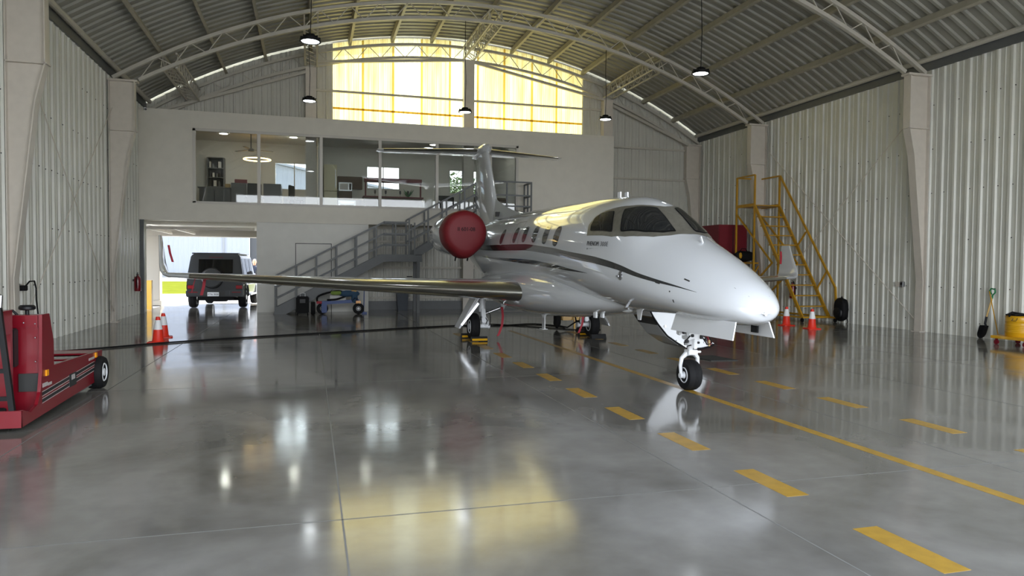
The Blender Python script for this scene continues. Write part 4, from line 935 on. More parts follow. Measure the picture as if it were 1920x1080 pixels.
# ------------------------------------------------------------------ traffic cones
def cone(x, y, label):
    t = thing('traffic_cone', (x, y, 0), label, 'traffic cone', 'orange traffic cones')
    MB().prism([(-.18, -.14), (-.14, -.18), (.14, -.18), (.18, -.14), (.18, .14), (.14, .18), (-.14, .18), (-.18, .14)], 0, .022, 'Z').build('base', 'orange', t, world=False, bevel=.004, smooth=0)
    MB().lathe([(.125, .02), (.105, .05), (.083, .26), (.045, .47), (.033, .52), (.020, .52), (.018, .5)], (0, 0, 0), 'Z', 32).build('body', 'orange', t, world=False)
    MB().lathe([(.0845, .265), (.0505, .455)], (0, 0, 0), 'Z', 32, cap=False).build('reflective_band', 'conewhite', t, world=False)
    return t
c = cone(-2.95, 15.66, 'front orange and white traffic cone of the left pair'); dup(c, (-3.05, 16.75, 0), 'rear orange and white traffic cone of the left pair, beside the black cable', .2)
dup(c, (12.68, 16.9, 0), 'left orange and white traffic cone of the pair before the yellow ladder', .1); dup(c, (12.68, 15.85, 0), 'right orange and white traffic cone of the pair before the yellow ladder', -.1)
tag(MB().prism([(6.45, 11.4), (6.56, 10.72), (7.06, 10.68), (6.98, 11.34)], .001, .012, 'Z').build('floor_mat', 'mat', smooth=0), 'dark rubber mat on the floor beyond the nose wheel', 'mat')

# ------------------------------------------------------------------ right wall: shovel, drum on a dolly, socket
t = thing('shovel', (14.92, 12.68, .1), 'round point shovel with green grip leaning on the right wall', 'shovel')
MB().tube([(14.93, 12.63, 1.03), (14.90, 12.74, .56)], .018, 10).build('shaft', 'handlewood', t)
MB().tube([(14.93, 12.63, 1.0), (14.93, 12.62, 1.08), (14.93, 12.56, 1.14), (14.93, 12.57, 1.21), (14.93, 12.66, 1.23), (14.93, 12.70, 1.17), (14.93, 12.65, 1.1)], .017, 8).build('grip', 'green', t)
MB().tube([(14.90, 12.735, .58), (14.89, 12.76, .42), (14.89, 12.73, .36)], .024, 10).build('socket', 'blackp', t)
vs = []; rows = 9
for i in range(rows):
    u = i/(rows-1); z = .38-.31*u; w = .115*(1 if u < .55 else sqrt(max(0.02, 1-((u-.55)/.46)**2)))
    for j in range(7):
        v = (j-3)/3; vs.append((14.89-.025*v*v+.03*u-.0, 12.76+w*v+.12*u, z))
MB().add(vs, [(i*7+j, i*7+j+1, (i+1)*7+j+1, (i+1)*7+j) for i in range(rows-1) for j in range(6)]).add([(x+.004, y, z) for x, y, z in vs], [(i*7+j, i*7+j+1, (i+1)*7+j+1, (i+1)*7+j) for i in range(rows-1) for j in range(6)]).build('blade', 'blackp', t)
t.location.z -= .066
DX, DY = 14.42, 11.5
t = thing('drum_dolly', (DX, DY, 0), 'yellow square dolly with a thin upright handle under the yellow drum', 'dolly')
t.rotation_euler.z = 0
MB().b2((DX-.38, DY-.40, .13), (DX+.38, DY+.40, .19)).build('deck', 'yellow2', t, smooth=0, bevel=.008)
MB().cyl((DX+.1, DY+.62, .16), (DX+.42, DY+1.13, 1.1), .011, 8).bar((DX+.05, DY+.38, .16), (DX+.12, DY+.64, .16), .03).build('handle_rod', 'yellow', t)
for a in (-1, 1):
    for b in (-1, 1): MB().cyl((DX+a*.3-.018, DY+b*.32, .05), (DX+a*.3+.018, DY+b*.32, .05), .05, 14).bar((DX+a*.3, DY+b*.32, .05), (DX+a*.3, DY+b*.32, .13), .05, .03).build('caster', 'maroon', t)
t = thing('half_drum', (DX, DY, .19), 'yellow half height steel drum standing on the dolly by the right wall', 'drum')
pf = [(.001, .19), (.29, .19), (.3, .21)]
for k in range(5): pf += [(.30, .27+k*.035), (.306, .28+k*.035), (.306, .29+k*.035), (.30, .30+k*.035)]
pf += [(.30, .50), (.307, .51), (.30, .52), (.30, .60), (.308, .61), (.30, .625), (.285, .62), (.285, .56), (.001, .56)]
MB().lathe(pf, (DX, DY, 0), 'Z', 48).build('drum_body', 'yellow2', t)
MB().tube([(DX-.30+.02, DY-.12, .585), (DX-.33, DY-.13, .53), (DX-.32, DY-.03, .53), (DX-.29, DY-.04, .585)], .006, 6).build('bail_handle', 'dark', t)
t = thing('black_bag', (DX, DY, .6), 'flat black bag lying across the top of the yellow drum', 'bag')
soft('bag_cloth', (DX-.05, DY+.05, .645), (.42, .36, .05), 'black', t, 3, noise=.1)
for a, b in (((-.32, .1, .64), (-.2, .06, .70)), ((-.33, .02, .62), (-.18, .1, .66))): MB().tube([(DX+a[0], DY+a[1], a[2]), (DX+b[0], DY+b[1], b[2]), (DX+.1, DY, .65)], .018, 8).build('bag_edge', 'black', t)
for x, y, z, l, s in ((XR-.05, 15.3, 1.12, 'grey power socket box on the right wall', -1), (XL+.05, 15.0, 1.06, 'grey power socket box on the left wall with a black plug', 1)):
    t = thing('power_socket', (x, y, z), l, 'socket', 'wall power sockets')
    MB().b2((x-.04, y-.09, z), (x+.04, y+.0, z+.14)).build('socket_box', 'alu', t, bevel=.006, smooth=0); MB().b2((x-.03, y+.05, z+.01), (x+.03, y+.17, z+.13)).build('cover_plate', 'steel', t, smooth=0)
    if s < 0: MB().cyl((x-.04, y-.045, z+.08), (x-.05, y-.045, z+.08), .03, 14).build('outlet', 'black', t)
t = thing('power_cable', (-4.6, 15.0, .9), 'black power cable plugged into the left wall and trailing to the red tug', 'cable')
MB().b2((XL+.08, 14.90, 1.07), (XL+.2, 15.02, 1.17)).build('plug', 'black', t, bevel=.01, smooth=0)
MB().tube([(-5.03, 14.98, 1.15), (-5.0, 15.1, 1.24), (-4.98, 15.28, 1.24), (-4.98, 15.36, 1.1), (-4.96, 15.3, .9), (-4.9, 15.2, .6), (-4.8, 14.9, .25), (-4.7, 14.6, .04), (-4.45, 14.2, .02), (-4.2, 13.2, .02), (-3.7, 11.6, .02), (-3.5, 10.6, .03)], .014, 8).build('cable_run', 'black', t)
# long cable across the floor
def cat(pts, n=8):
    out = []; P = [Vector(p) for p in pts]; P = [P[0]]+P+[P[-1]]
    for i in range(1, len(P)-2):
        for k in range(n):
            t = k/n; a, b, c, d = P[i-1:i+3]
            out.append(.5*((2*b)+(c-a)*t+(2*a-5*b+4*c-d)*t*t+(3*b-a-3*c+d)*t**3))
    return out+[P[-2]]
cb = [(-4.44, 14.2, .017), (-3.7, 14.72, .017), (-2.86, 15.39, .017), (-1.45, 16.17, .017), (.69, 17.12, .017), (2.28, 17.84, .017), (3.88, 18.35, .017), (4.9, 18.2, .017), (5.84, 18.51, .017), (6.35, 17.6, .017), (6.2, 17.1, .03)]
tag(MB().tube(cat(cb), .016, 8).build('floor_cable', 'black'), 'long black cable trailing across the floor behind the main wheels', 'cable')
cb = [(3.9, 18.2, .014), (4.6, 18.7, .014), (5.4, 17.9, .014), (6.1, 17.0, .014), (6.6, 16.4, .014), (7.0, 16.6, .014), (6.8, 17.1, .1)]
tag(MB().tube(cat(cb), .012, 8).build('floor_cable', 'black'), 'thinner looping black cable under the belly beside the yellow power cart', 'cable')
t = thing('ground_power_cart', (6.6, 17.1, 0), 'small yellow ground power cart under the aircraft belly', 'power cart')
MB().b2((6.14, 17.0, .22), (6.72, 17.6, .72)).build('cart_body', 'yellow2', t, bevel=.02, smooth=0); MB().b2((6.45, 17.0, .0), (6.49, 17.04, .23)).build('support_leg', 'yellow2', t, smooth=0)
for y in (17.2, 17.45): MB().cyl((6.72, y, .13), (6.80, y, .13), .13, 18).build('wheel', 'tyre', t)
soft('cable_bundle', (5.98, 16.95, .24), (.16, .2, .40), 'black', t, 9); MB().tube([(6.0, 16.85, .1), (6.2, 16.8, .06), (6.45, 16.85, .2), (6.46, 16.98, .45)], .02, 8).build('output_hose', 'black', t)

# ------------------------------------------------------------------ things beside the stairs
t = thing('suitcase', (-.24, 23.35, 0), 'upright black wheeled suitcase at the foot of the grey stairs', 'suitcase')
MB().b2((-.44, 23.22, .05), (-.05, 23.48, .58)).build('suitcase_body', 'black', t, bevel=.03); MB().b2((-.33, 23.2, .38), (-.16, 23.22, .5)).build('front_pocket', 'blackp', t, bevel=.005)
MB().tube([(-.32, 23.42, .56), (-.32, 23.42, .68), (-.17, 23.42, .68), (-.17, 23.42, .56)], .01, 6).build('pull_handle', 'gearwhite', t)
for x in (-.4, -.09): MB().cyl((x-.02, 23.3, .03), (x+.02, 23.3, .03), .03, 12).build('suitcase_wheel', 'black', t)
t = thing('spare_wheel', (.08, 23.3, 0), 'small black wheel leaning between the suitcase and the blue trolley', 'wheel')
wheel('', (.07, 23.28, .21), .21, .14, t, hubr=.42, hubm='alu')
t = thing('tow_trolley', (.95, 23.55, 0), 'low blue aircraft service trolley with two wheels in front of the stairs', 'trolley')
MB().bar((.35, 23.5, .36), (1.5, 23.5, .42), .06, .1).build('main_beam', 'blue', t, smooth=0); MB().bar((.35, 23.75, .36), (1.5, 23.75, .42), .06, .1).build('main_beam', 'blue', t, smooth=0)
MB().b2((.33, 23.42, .05), (.5, 23.52, .38)).build('front_leg', 'blue', t, bevel=.02, smooth=0); MB().b2((.18, 23.44, .34), (.34, 23.56, .42)).build('red_end', 'redribbon', t, smooth=0)
MB().b2((.6, 23.7, .3), (1.1, 23.8, .62)).build('white_tank', 'lowwall', t, bevel=.03)
wheel('', (0, 0, 0), .18, .10, t, 'Y', .4)
for o in [x for x in bpy.data.objects if x.parent == t and x.name.startswith(('tyre', 'wheel_hub'))]: o.location = (1.48, 23.45, .18); o.location -= Vector((0, 0, 0)); 
for o in [x for x in bpy.data.objects if x.parent == t and x.name.startswith(('tyre', 'wheel_hub'))]:
    o.location = Vector((1.48, 23.42, .18)); c2 = dupch(o, t, (.36, 23.62, .18))
MB().b2((1.40, 23.38, .34), (1.55, 23.5, .43)).build('amber_reflector', 'amber', t, smooth=0)
MB().tube(cat([(.2, 23.5, .4), (.22, 23.5, .56), (.5, 23.5, .68), (.9, 23.5, .74), (1.1, 23.52, .6), (.8, 23.5, .48), (.5, 23.5, .46)]), .03, 8).build('black_hose', 'black', t)
soft('blue_canvas_roll', (1.2, 23.5, .66), (.62, .2, .2), 'bluejack', t, 11, noise=.08); soft('blue_canvas_end', (1.36, 23.48, .54), (.2, .16, .36), 'bluejack', t, 12, noise=.08); soft('lime_cover', (.78, 23.47, .68), (.34, .14, .13), 'lime', t, 13, noise=.06)
MB().b2((1.26, 23.42, .72), (1.42, 23.54, .88)).build('yellow_block', 'yellow', t, bevel=.01, smooth=0)
MB().tube([(1.3, 23.42, .44), (1.36, 23.4, .52), (1.45, 23.42, .5), (1.4, 23.42, .42)], .02, 8).build('coupling', 'navy', t)
t = thing('push_broom', (1.62, 23.6, 0), 'blue pole standing beside the blue trolley against the white wall', 'pole')
MB().cyl((1.66, 23.62, .04), (1.68, 23.64, .98), .014, 8).build('pole_shaft', 'blue', t); MB().b2((1.6, 23.58, 0), (1.76, 23.66, .05)).build('pole_foot', 'blue', t, smooth=0); MB().cyl((1.68, 23.64, .98), (1.68, 23.64, 1.06), .02, 8).build('pole_tip', 'blackp', t)
t = thing('waste_bin', (3.1, 25.2, 0), 'dark blue waste bin standing under the stair landing', 'bin')
MB().loft([[(3.1+x*w, 25.2+y*w, z) for x, y in ((-1, -1), (1, -1), (1, 1), (-1, 1))] for w, z in ((.165, 0), (.21, .76), (.225, .76), (.225, .80))]).build('bin_body', 'bin', t, smooth=0, bevel=.01); MB().b2((2.87, 24.97, .80), (3.33, 25.43, .84)).build('bin_lid', 'bin', t, smooth=0, bevel=.01)
t = thing('utility_box', (3.2, 25.6, .9), 'pale grey utility box fixed low on the end wall behind the waste bin', 'box')
MB().b2((2.75, 25.5, .62), (3.75, 25.63, 1.16)).build('box_body', 'backwall', t, bevel=.02, smooth=0); MB().bar((3.3, 25.5, 1.18), (3.5, 25.5, 1.18), .03).build('box_handle', 'black', t, smooth=0)

# ------------------------------------------------------------------ red tug at the left edge
tg = thing('aircraft_tug', (-3.4, 8.9, 0), 'low red towing tug with striped side at the left edge', 'tug')
SX, SW = -2.6, -4.3
side = [(7.6, .05), (10.25, .11), (10.3, .47), (8.5, .52), (8.5, .77), (8.38, 1.07), (8.17, 1.07), (8.15, .50), (8.10, .30), (8.02, .19), (7.84, .15), (7.64, .21)]
for x0, x1 in ((SX-.03, SX), (SW, SW+.03)): MB().prism(side, x0, x1, 'X').build('side_panel', 'redpaint', tg, smooth=0)
MB().b2((SW, 7.6, .05), (SX, 7.63, .21)).build('front_panel', 'redpaint', tg, smooth=0); MB().b2((SW+.05, 7.65, .06), (SX-.04, 10.2, .10)).build('chassis_floor', 'officegrey', tg, smooth=0)
MB().prism([(8.18, .1), (8.52, .1), (8.52, .75), (8.38, 1.065), (8.18, 1.065)], SW+.03, SX-.03, 'X').build('control_console', 'redpaint', tg, smooth=0, bevel=.008)
MB().b2((SX-.42, 8.165, .94), (SX-.04, 8.18, 1.06)).build('console_hood', 'redpaint', tg, smooth=0)
for x in (SX-.10, SX-.36): MB().b2((x-.11, 8.16, .30), (x+.07, 8.18, .48)).build('mesh_panel', 'dark', tg, smooth=0)
# deck with two openings
mb = MB()
def dz(y): return .51-(y-8.5)*.04/1.8
for a, b, c, d in ((SW+.03, SX-.03, 8.5, 8.62), (SW+.03, SX-.03, 9.15, 9.3), (SW+.03, SX-.03, 9.85, 10.28), (SW+.03, SX-.62, 8.6, 9.9)):
    mb.add([(a, c, dz(c)), (b, c, dz(c)), (b, d, dz(d)), (a, d, dz(d)), (a, c, dz(c)-.02), (b, c, dz(c)-.02), (b, d, dz(d)-.02), (a, d, dz(d)-.02)], [(0, 1, 2, 3), (7, 6, 5, 4), (0, 4, 5, 1), (1, 5, 6, 2), (2, 6, 7, 3), (3, 7, 4, 0)])
mb.build('deck', 'redpaint', tg, smooth=0)
MB().b2((SW+.05, 8.6, .2), (SX-.05, 10.0, .24)).build('inner_tray', 'maroon', tg, smooth=0)
MB().prism([(10.24, .40), (10.32, .47), (10.36, .40)], SW+.1, SX-.05, 'X').build('rear_flap', 'maroon', tg, smooth=0)
for k, (z0, z1, m) in enumerate(((.175, .183, 'decal'), (.186, .216, 'decaldark'), (.219, .227, 'decal'), (.245, .253, 'decal'), (.256, .286, 'decaldark'), (.289, .297, 'decal'))):
    def sz(y, z): return z+(y-8.1)*.04
    MB().add([(SX+.002, 8.14, sz(8.14, z0)), (SX+.002, 9.95, sz(9.95, z0)), (SX+.002, 9.95, sz(9.95, z1)), (SX+.002, 8.14, sz(8.14, z1))], [(0, 1, 2, 3)]).build('side_stripe', m, tg, smooth=0)
MB().b2((SX, 8.98, .20), (SX+.005, 9.22, .345)).build('name_plate', 'decaldark', tg, smooth=0); MB().b2((SX+.005, 9.05, .275), (SX+.008, 9.16, .33)).build('plate_emblem', 'decal', tg, smooth=0)
MB().b2((SX, 8.16, .335), (SX+.003, 8.30, .375)).b2((SX, 8.31, .33), (SX+.003, 8.42, .36)).build('caution_decal', 'decal', tg, smooth=0)
MB().b2((SX, 9.72, .40), (SX+.003, 9.95, .43)).build('caution_decal', 'decal', tg, smooth=0)
for y, z in ((8.27, .47), (10.0, .44)): MB().b2((SX, y-.03, z-.03), (SX+.015, y+.03, z+.03)).build('amber_reflector', 'amber', tg, smooth=0)
for x in (SX-.02, SW+.1): wheel('', (x, 10.12, .205), .205, .20, tg, hubr=.55, hubm='gearwhite')
for x in (SX-.3, SW+.3): wheel('', (x, 8.0, .1), .10, .12, tg, hubr=.5)
MB().lathe([(.02, 1.06), (.02, 1.13), (.001, 1.13)], (SX-.18, 8.32, 0)).build('steering_column', 'blackp', tg)
MB().lathe([(.001, 1.11), (.06, 1.11), (.075, 1.12), (.075, 1.145), (.06, 1.16), (.001, 1.16)], (SX-.18, 8.32, 0)).build('steering_wheel', 'blackp', tg)
MB().tube([(SX-.42, 8.3, 1.06), (SX-.40, 8.3, 1.10), (SX-.30, 8.3, 1.105), (SX-.26, 8.3, 1.06)], .013, 8).build('grab_handle', 'blackp', tg)
MB().b2((SX-.30, 8.02, .56), (SX-.20, 8.15, .94)).build('arm_pad', 'blackp', tg, bevel=.012, smooth=0)
# step ladder rail of the tug
MB().bar((SX-.19, 7.66, 1.17), (SX-.07, 7.64, .06), .045, .045).build('step_rail', 'blackp', tg, smooth=0)
for z in (.85, .58, .32): MB().bar((SX-.15+(.85-z)*.1, 7.66, z), (SX-.75, 7.66, z), .03, .04).build('step_rung', 'blackp', tg, smooth=0)
MB().bar((SX-.75, 7.66, 1.17), (SX-.75, 7.64, .06), .045).build('step_rail', 'blackp', tg, smooth=0)
MB().tube([(SX-.18, 7.66, 1.17), (SX-.17, 7.66, 1.28), (SX-.21, 7.7, 1.29), (SX-.45, 7.7, 1.29)], .018, 8).build('top_handrail', 'alu', tg)
MB().b2((SX-.9, 7.7, .9), (SX-.2, 8.0, 1.13)).b2((SX-.9, 7.95, .1), (SX-.2, 8.0, .9)).build('seat_back_box', 'redpaint', tg, smooth=0)
mb = MB()
for x, z in ((SX-.06, .98), (SX-.06, .84), (SX-.06, .60), (SX-.16, .99)): mb.sphere((x, 8.16, z), .008, 8, 6)
o = mb.build('panel_screws', 'alu', tg); o['kind'] = 'stuff'

# ------------------------------------------------------------------ the car parked outside the rear opening
car = thing('off_road_car', (-3.25, 27.12, 0), 'boxy grey off road car seen from behind in the vehicle opening', 'car')
CXX, W, Y0 = -3.25, .94, 27.12
Lc = 4.5
MB().prism([(-W, .42), (W, .42), (W+.01, .80), (W, 1.16), (-W, 1.16), (-W-.01, .80)], Y0, Y0+Lc, 'Y').build('lower_body', 'suv', car, smooth=0) if False else None
body = MB()
body.loft([[(CXX+a*w, y, b) for a, b, w in ((-1, .48, W), (1, .48, W), (1, .82, W+.01), (1, 1.14, W), (-1, 1.14, W), (-1, .82, W+.01))] for y in (Y0, Y0+Lc)])
body.loft([[(CXX+a*w, y+dy, b) for a, b, w, dy in ((-1, 1.14, W-.01, 0), (1, 1.14, W-.01, 0), (1, 1.86, W-.12, k1), (.85, 1.95, W-.12, k1), (-.85, 1.95, W-.12, k1), (-1, 1.86, W-.12, k1))] for y, k1 in ((Y0, .10), (Y0+2.95, -.3))])
body.build('car_body', 'suv', car, smooth=0, bevel=.025)
MB().b2((CXX-W+.14, Y0+.2, 1.94), (CXX+W-.14, Y0+2.5, 1.975)).b2((CXX-W+.15, Y0+.05, 1.93), (CXX+W-.15, Y0+.2, 1.965)).build('roof_panel', 'suv', car, bevel=.015)
MB().b2((CXX-W+.1, Y0+3.0, 1.1), (CXX+W-.1, Y0+Lc-.05, 1.2)).build('bonnet', 'suv', car, bevel=.03)
def rear(name, x0, x1, z0, z1, m, d=.012, bev=.01):
    k = .10/.72
    f = lambda z: Y0+(z-1.14)*k if z > 1.14 else Y0
    return MB().add([(CXX+x0, f(z0)-d, z0), (CXX+x1, f(z0)-d, z0), (CXX+x1, f(z1)-d, z1), (CXX+x0, f(z1)-d, z1), (CXX+x0, f(z0)+.02, z0), (CXX+x1, f(z0)+.02, z0), (CXX+x1, f(z1)+.02, z1), (CXX+x0, f(z1)+.02, z1)], [(0, 1, 2, 3), (7, 6, 5, 4), (0, 4, 5, 1), (1, 5, 6, 2), (2, 6, 7, 3), (3, 7, 4, 0)]).build(name, m, car, bevel=bev, smooth=0)
rear('rear_window', -.57, .60, 1.23, 1.76, 'carglass', .014, .02)
rear('tailgate_seam', .655, .665, .75, 1.8, 'dark', .006, 0); rear('tailgate_seam', -.72, -.71, .75, 1.8, 'dark', .006, 0)
rear('brake_lamp', -.22, .26, 1.80, 1.83, 'redlens')
sw = MB().lathe([(.001, -.20), (.30, -.20), (.335, -.17), (.345, -.05), (.345, 0), (.001, 0)], (CXX-.08, Y0-.01, 1.08), 'Y', 48).build('spare_wheel_cover', 'suv', car)
MB().lathe([(.352, -.14), (.372, -.12), (.372, -.02), (.352, 0)], (CXX-.08, Y0-.01, 1.08), 'Y', 48).build('cover_ring', 'blackp', sw)
for s in (-1, 1):
    rear('tail_lamp', s*.82-.13, s*.82+.09 if s > 0 else s*.82+.13, .68, .84, 'blackp'); 
    tl = rear('tail_lamp_lens', s*.80-.11, s*.80+.11, .70, .82, 'redlens', .03); rear('bumper_reflector', s*.72-.16, s*.72+.16, .56, .60, 'redlens', .09)
MB().b2((CXX-W-.02, Y0-.08, .42), (CXX+W+.02, Y0+.12, .66)).build('rear_bumper', 'suv', car, bevel=.03)
MB().b2((CXX-.46, Y0-.09, .46), (CXX+.46, Y0-.06, .62)).build('bumper_insert', 'dark', car, smooth=0); MB().b2((CXX+.34, Y0-.1, .47), (CXX+.5, Y0-.05, .62)).build('tow_cover', 'suv', car, smooth=0)
pl = MB().b2((CXX-.24, Y0-.112, .44), (CXX+.14, Y0-.10, .58)).build('number_plate', 'gearwhite', car, smooth=0)
MB().b2((CXX-.6, Y0+.05, .30), (CXX+.6, Y0+1.2, .45)).b2((CXX-.35, Y0+.1, .24), (CXX+.35, Y0+.4, .34)).b2((CXX-.7, Y0+.5, .26), (CXX+.7, Y0+.62, .36)).build('axle_and_underbody', 'black', car, smooth=0)
for s in (-1, 1):
    for yy in (Y0+.62, Y0+3.5):
        a, b = wheel('', (CXX+s*(W-.10), yy, .375), .375, .26, car, hubr=.62, hubm='alu')
        MB().tube([(CXX+s*(W+.0), yy+.47*cos(a2), .40+.47*sin(a2)) for a2 in [pi*k/12 for k in range(13)]], .05, 8).build('wheel_arch', 'suv', car)
    MB().bar((CXX+s*(W+.03), Y0+1.15, .45), (CXX+s*(W+.03), Y0+3.0, .45), .14, .05).build('side_step', 'alu', car, smooth=0)
    for a, b in ((.25, .95), (1.05, 1.8), (1.9, 2.5)):
        x0, x1 = CXX+s*(W-.008), CXX+s*(W-.102)
        MB().add([(x0, Y0+a, 1.2), (x0, Y0+b, 1.2), (x1, Y0+b, 1.78), (x1, Y0+a, 1.78)], [(0, 1, 2, 3)]).build('side_window', 'carglass', car, smooth=0)
    MB().bar((CXX+s*(W+.01), Y0+.1, .88), (CXX+s*(W+.01), Y0+4.2, .88), .03, .07).build('rub_strip', 'dark', car, smooth=0)
    MB().b2((CXX+s*(W+.04), Y0+2.75, 1.15), (CXX+s*(W+.24), Y0+2.85, 1.34)).build('door_mirror', 'suv', car, bevel=.02, smooth=0)
text('plate_number', 'P76 908', .085, (CXX-.225, Y0-.113, .478), (1, 0, 0), (0, 0, 1), 'text', car, sx=1.0, width=.35)

car.rotation_euler.z = radians(-3.5)

# a person standing beyond the car
def person(x, y, label):
    t = thing('person', (x, y, 0), label, 'person')
    def skin(name, J, E, m, root=0, sub=2):
        me = bpy.data.meshes.new(name); me.from_pydata([(x+a, y+b, c) for a, b, c, r in J], E, []); 
        off = Vector(t.location)
        for v in me.vertices: v.co -= off
        o = bpy.data.objects.new(name, me); COL.objects.link(o); o.parent = t; me.materials.append(M[m])
        md = o.modifiers.new('skin', 'SKIN'); md.use_smooth_shade = True
        for v, (a, b, c, r) in zip(me.skin_vertices[0].data if me.skin_vertices else [], J): v.radius = (r, r)
        return o, me
    J = [(0, 0, .98, .14), (0, 0, 1.2, .15), (0, 0, 1.42, .16), (0, -.01, 1.52, .06), (-.18, 0, 1.42, .06), (-.25, -.02, 1.15, .045), (-.22, -.16, .95, .035), (.18, 0, 1.42, .06), (.25, -.02, 1.15, .045), (.24, -.1, .92, .035),
         (-.1, 0, .9, .09), (-.11, -.02, .5, .065), (-.11, .02, .1, .045), (-.11, -.12, .05, .04), (.1, 0, .9, .09), (.11, -.02, .5, .065), (.11, .02, .1, .045), (.11, -.12, .05, .04)]
    E = [(0, 1), (1, 2), (2, 3), (2, 4), (4, 5), (5, 6), (2, 7), (7, 8), (8, 9), (0, 10), (10, 11), (11, 12), (12, 13), (0, 14), (14, 15), (15, 16), (16, 17)]
    bm = bmesh.new(); sl = bm.verts.layers.skin.verify(); vs = []
    for a, b, c, r in J:
        v = bm.verts.new((a, b, c)); v[sl].radius = (r, r); vs.append(v)
    vs[0][sl].use_root = True
    for a, b in E: bm.edges.new((vs[a], vs[b]))
    me = bpy.data.meshes.new('body'); bm.to_mesh(me); bm.free(); me.materials.append(M['navy'])
    o = bpy.data.objects.new('body', me); COL.objects.link(o); o.parent = t
    md = o.modifiers.new('skin', 'SKIN'); md.use_smooth_shade = True; s2 = o.modifiers.new('sub', 'SUBSURF'); s2.levels = 1; s2.render_levels = 2
    hd = MB().lathe([(.001, 1.525), (.05, 1.53), (.062, 1.58), (.075, 1.64), (.082, 1.69), (.078, 1.74), (.055, 1.785), (.001, 1.80)], (0, 0, 0), 'Z', 24)
    hd.v = [(a, b*1.15-(.012 if abs(a) < .02 and b < 0 and 1.6 < c < 1.68 else 0), c) for a, b, c in hd.v]
    h = hd.build('head', 'skin', t, world=False, smooth=80)
    MB().prism([(-.1, 1.67), (-.085, 1.65), (-.08, 1.60), (.0, 1.585)], -.012, .012, 'X').build('nose', 'skin', h, world=False)
    for s in (-1, 1):
        MB().sphere((s*.03, -.082, 1.675), (.012, .006, .006), 8, 6).build('eye', 'dark', h, world=False); MB().sphere((s*.083, 0, 1.66), (.01, .02, .03), 8, 6).build('ear', 'skin', h, world=False)
        for k in range(5): MB().tube([(s*(.225 if s < 0 else .24)+s*.0, -.17+.02*k if s < 0 else -.12+.02*k, .93), (s*.235, -.18+.022*k if s < 0 else -.13+.022*k, .86-.004*abs(k-2)), (s*.225, -.185+.02*k if s < 0 else -.135+.02*k, .83)], [.011, .010, .008], 6).build('finger', 'skin', t, world=False)
    MB().b2((-.025, -.084, 1.598), (.025, -.078, 1.606)).build('mouth', 'redlens', h, world=False, smooth=0)
    MB().lathe([(.088, 1.70), (.090, 1.74), (.07, 1.79), (.001, 1.815)], (0, .012, 0), 'Z', 20).build('hair', 'dark', t, world=False)
person(-2.36, 33.0, 'person in dark clothes standing beyond the car, looking towards the hangar')

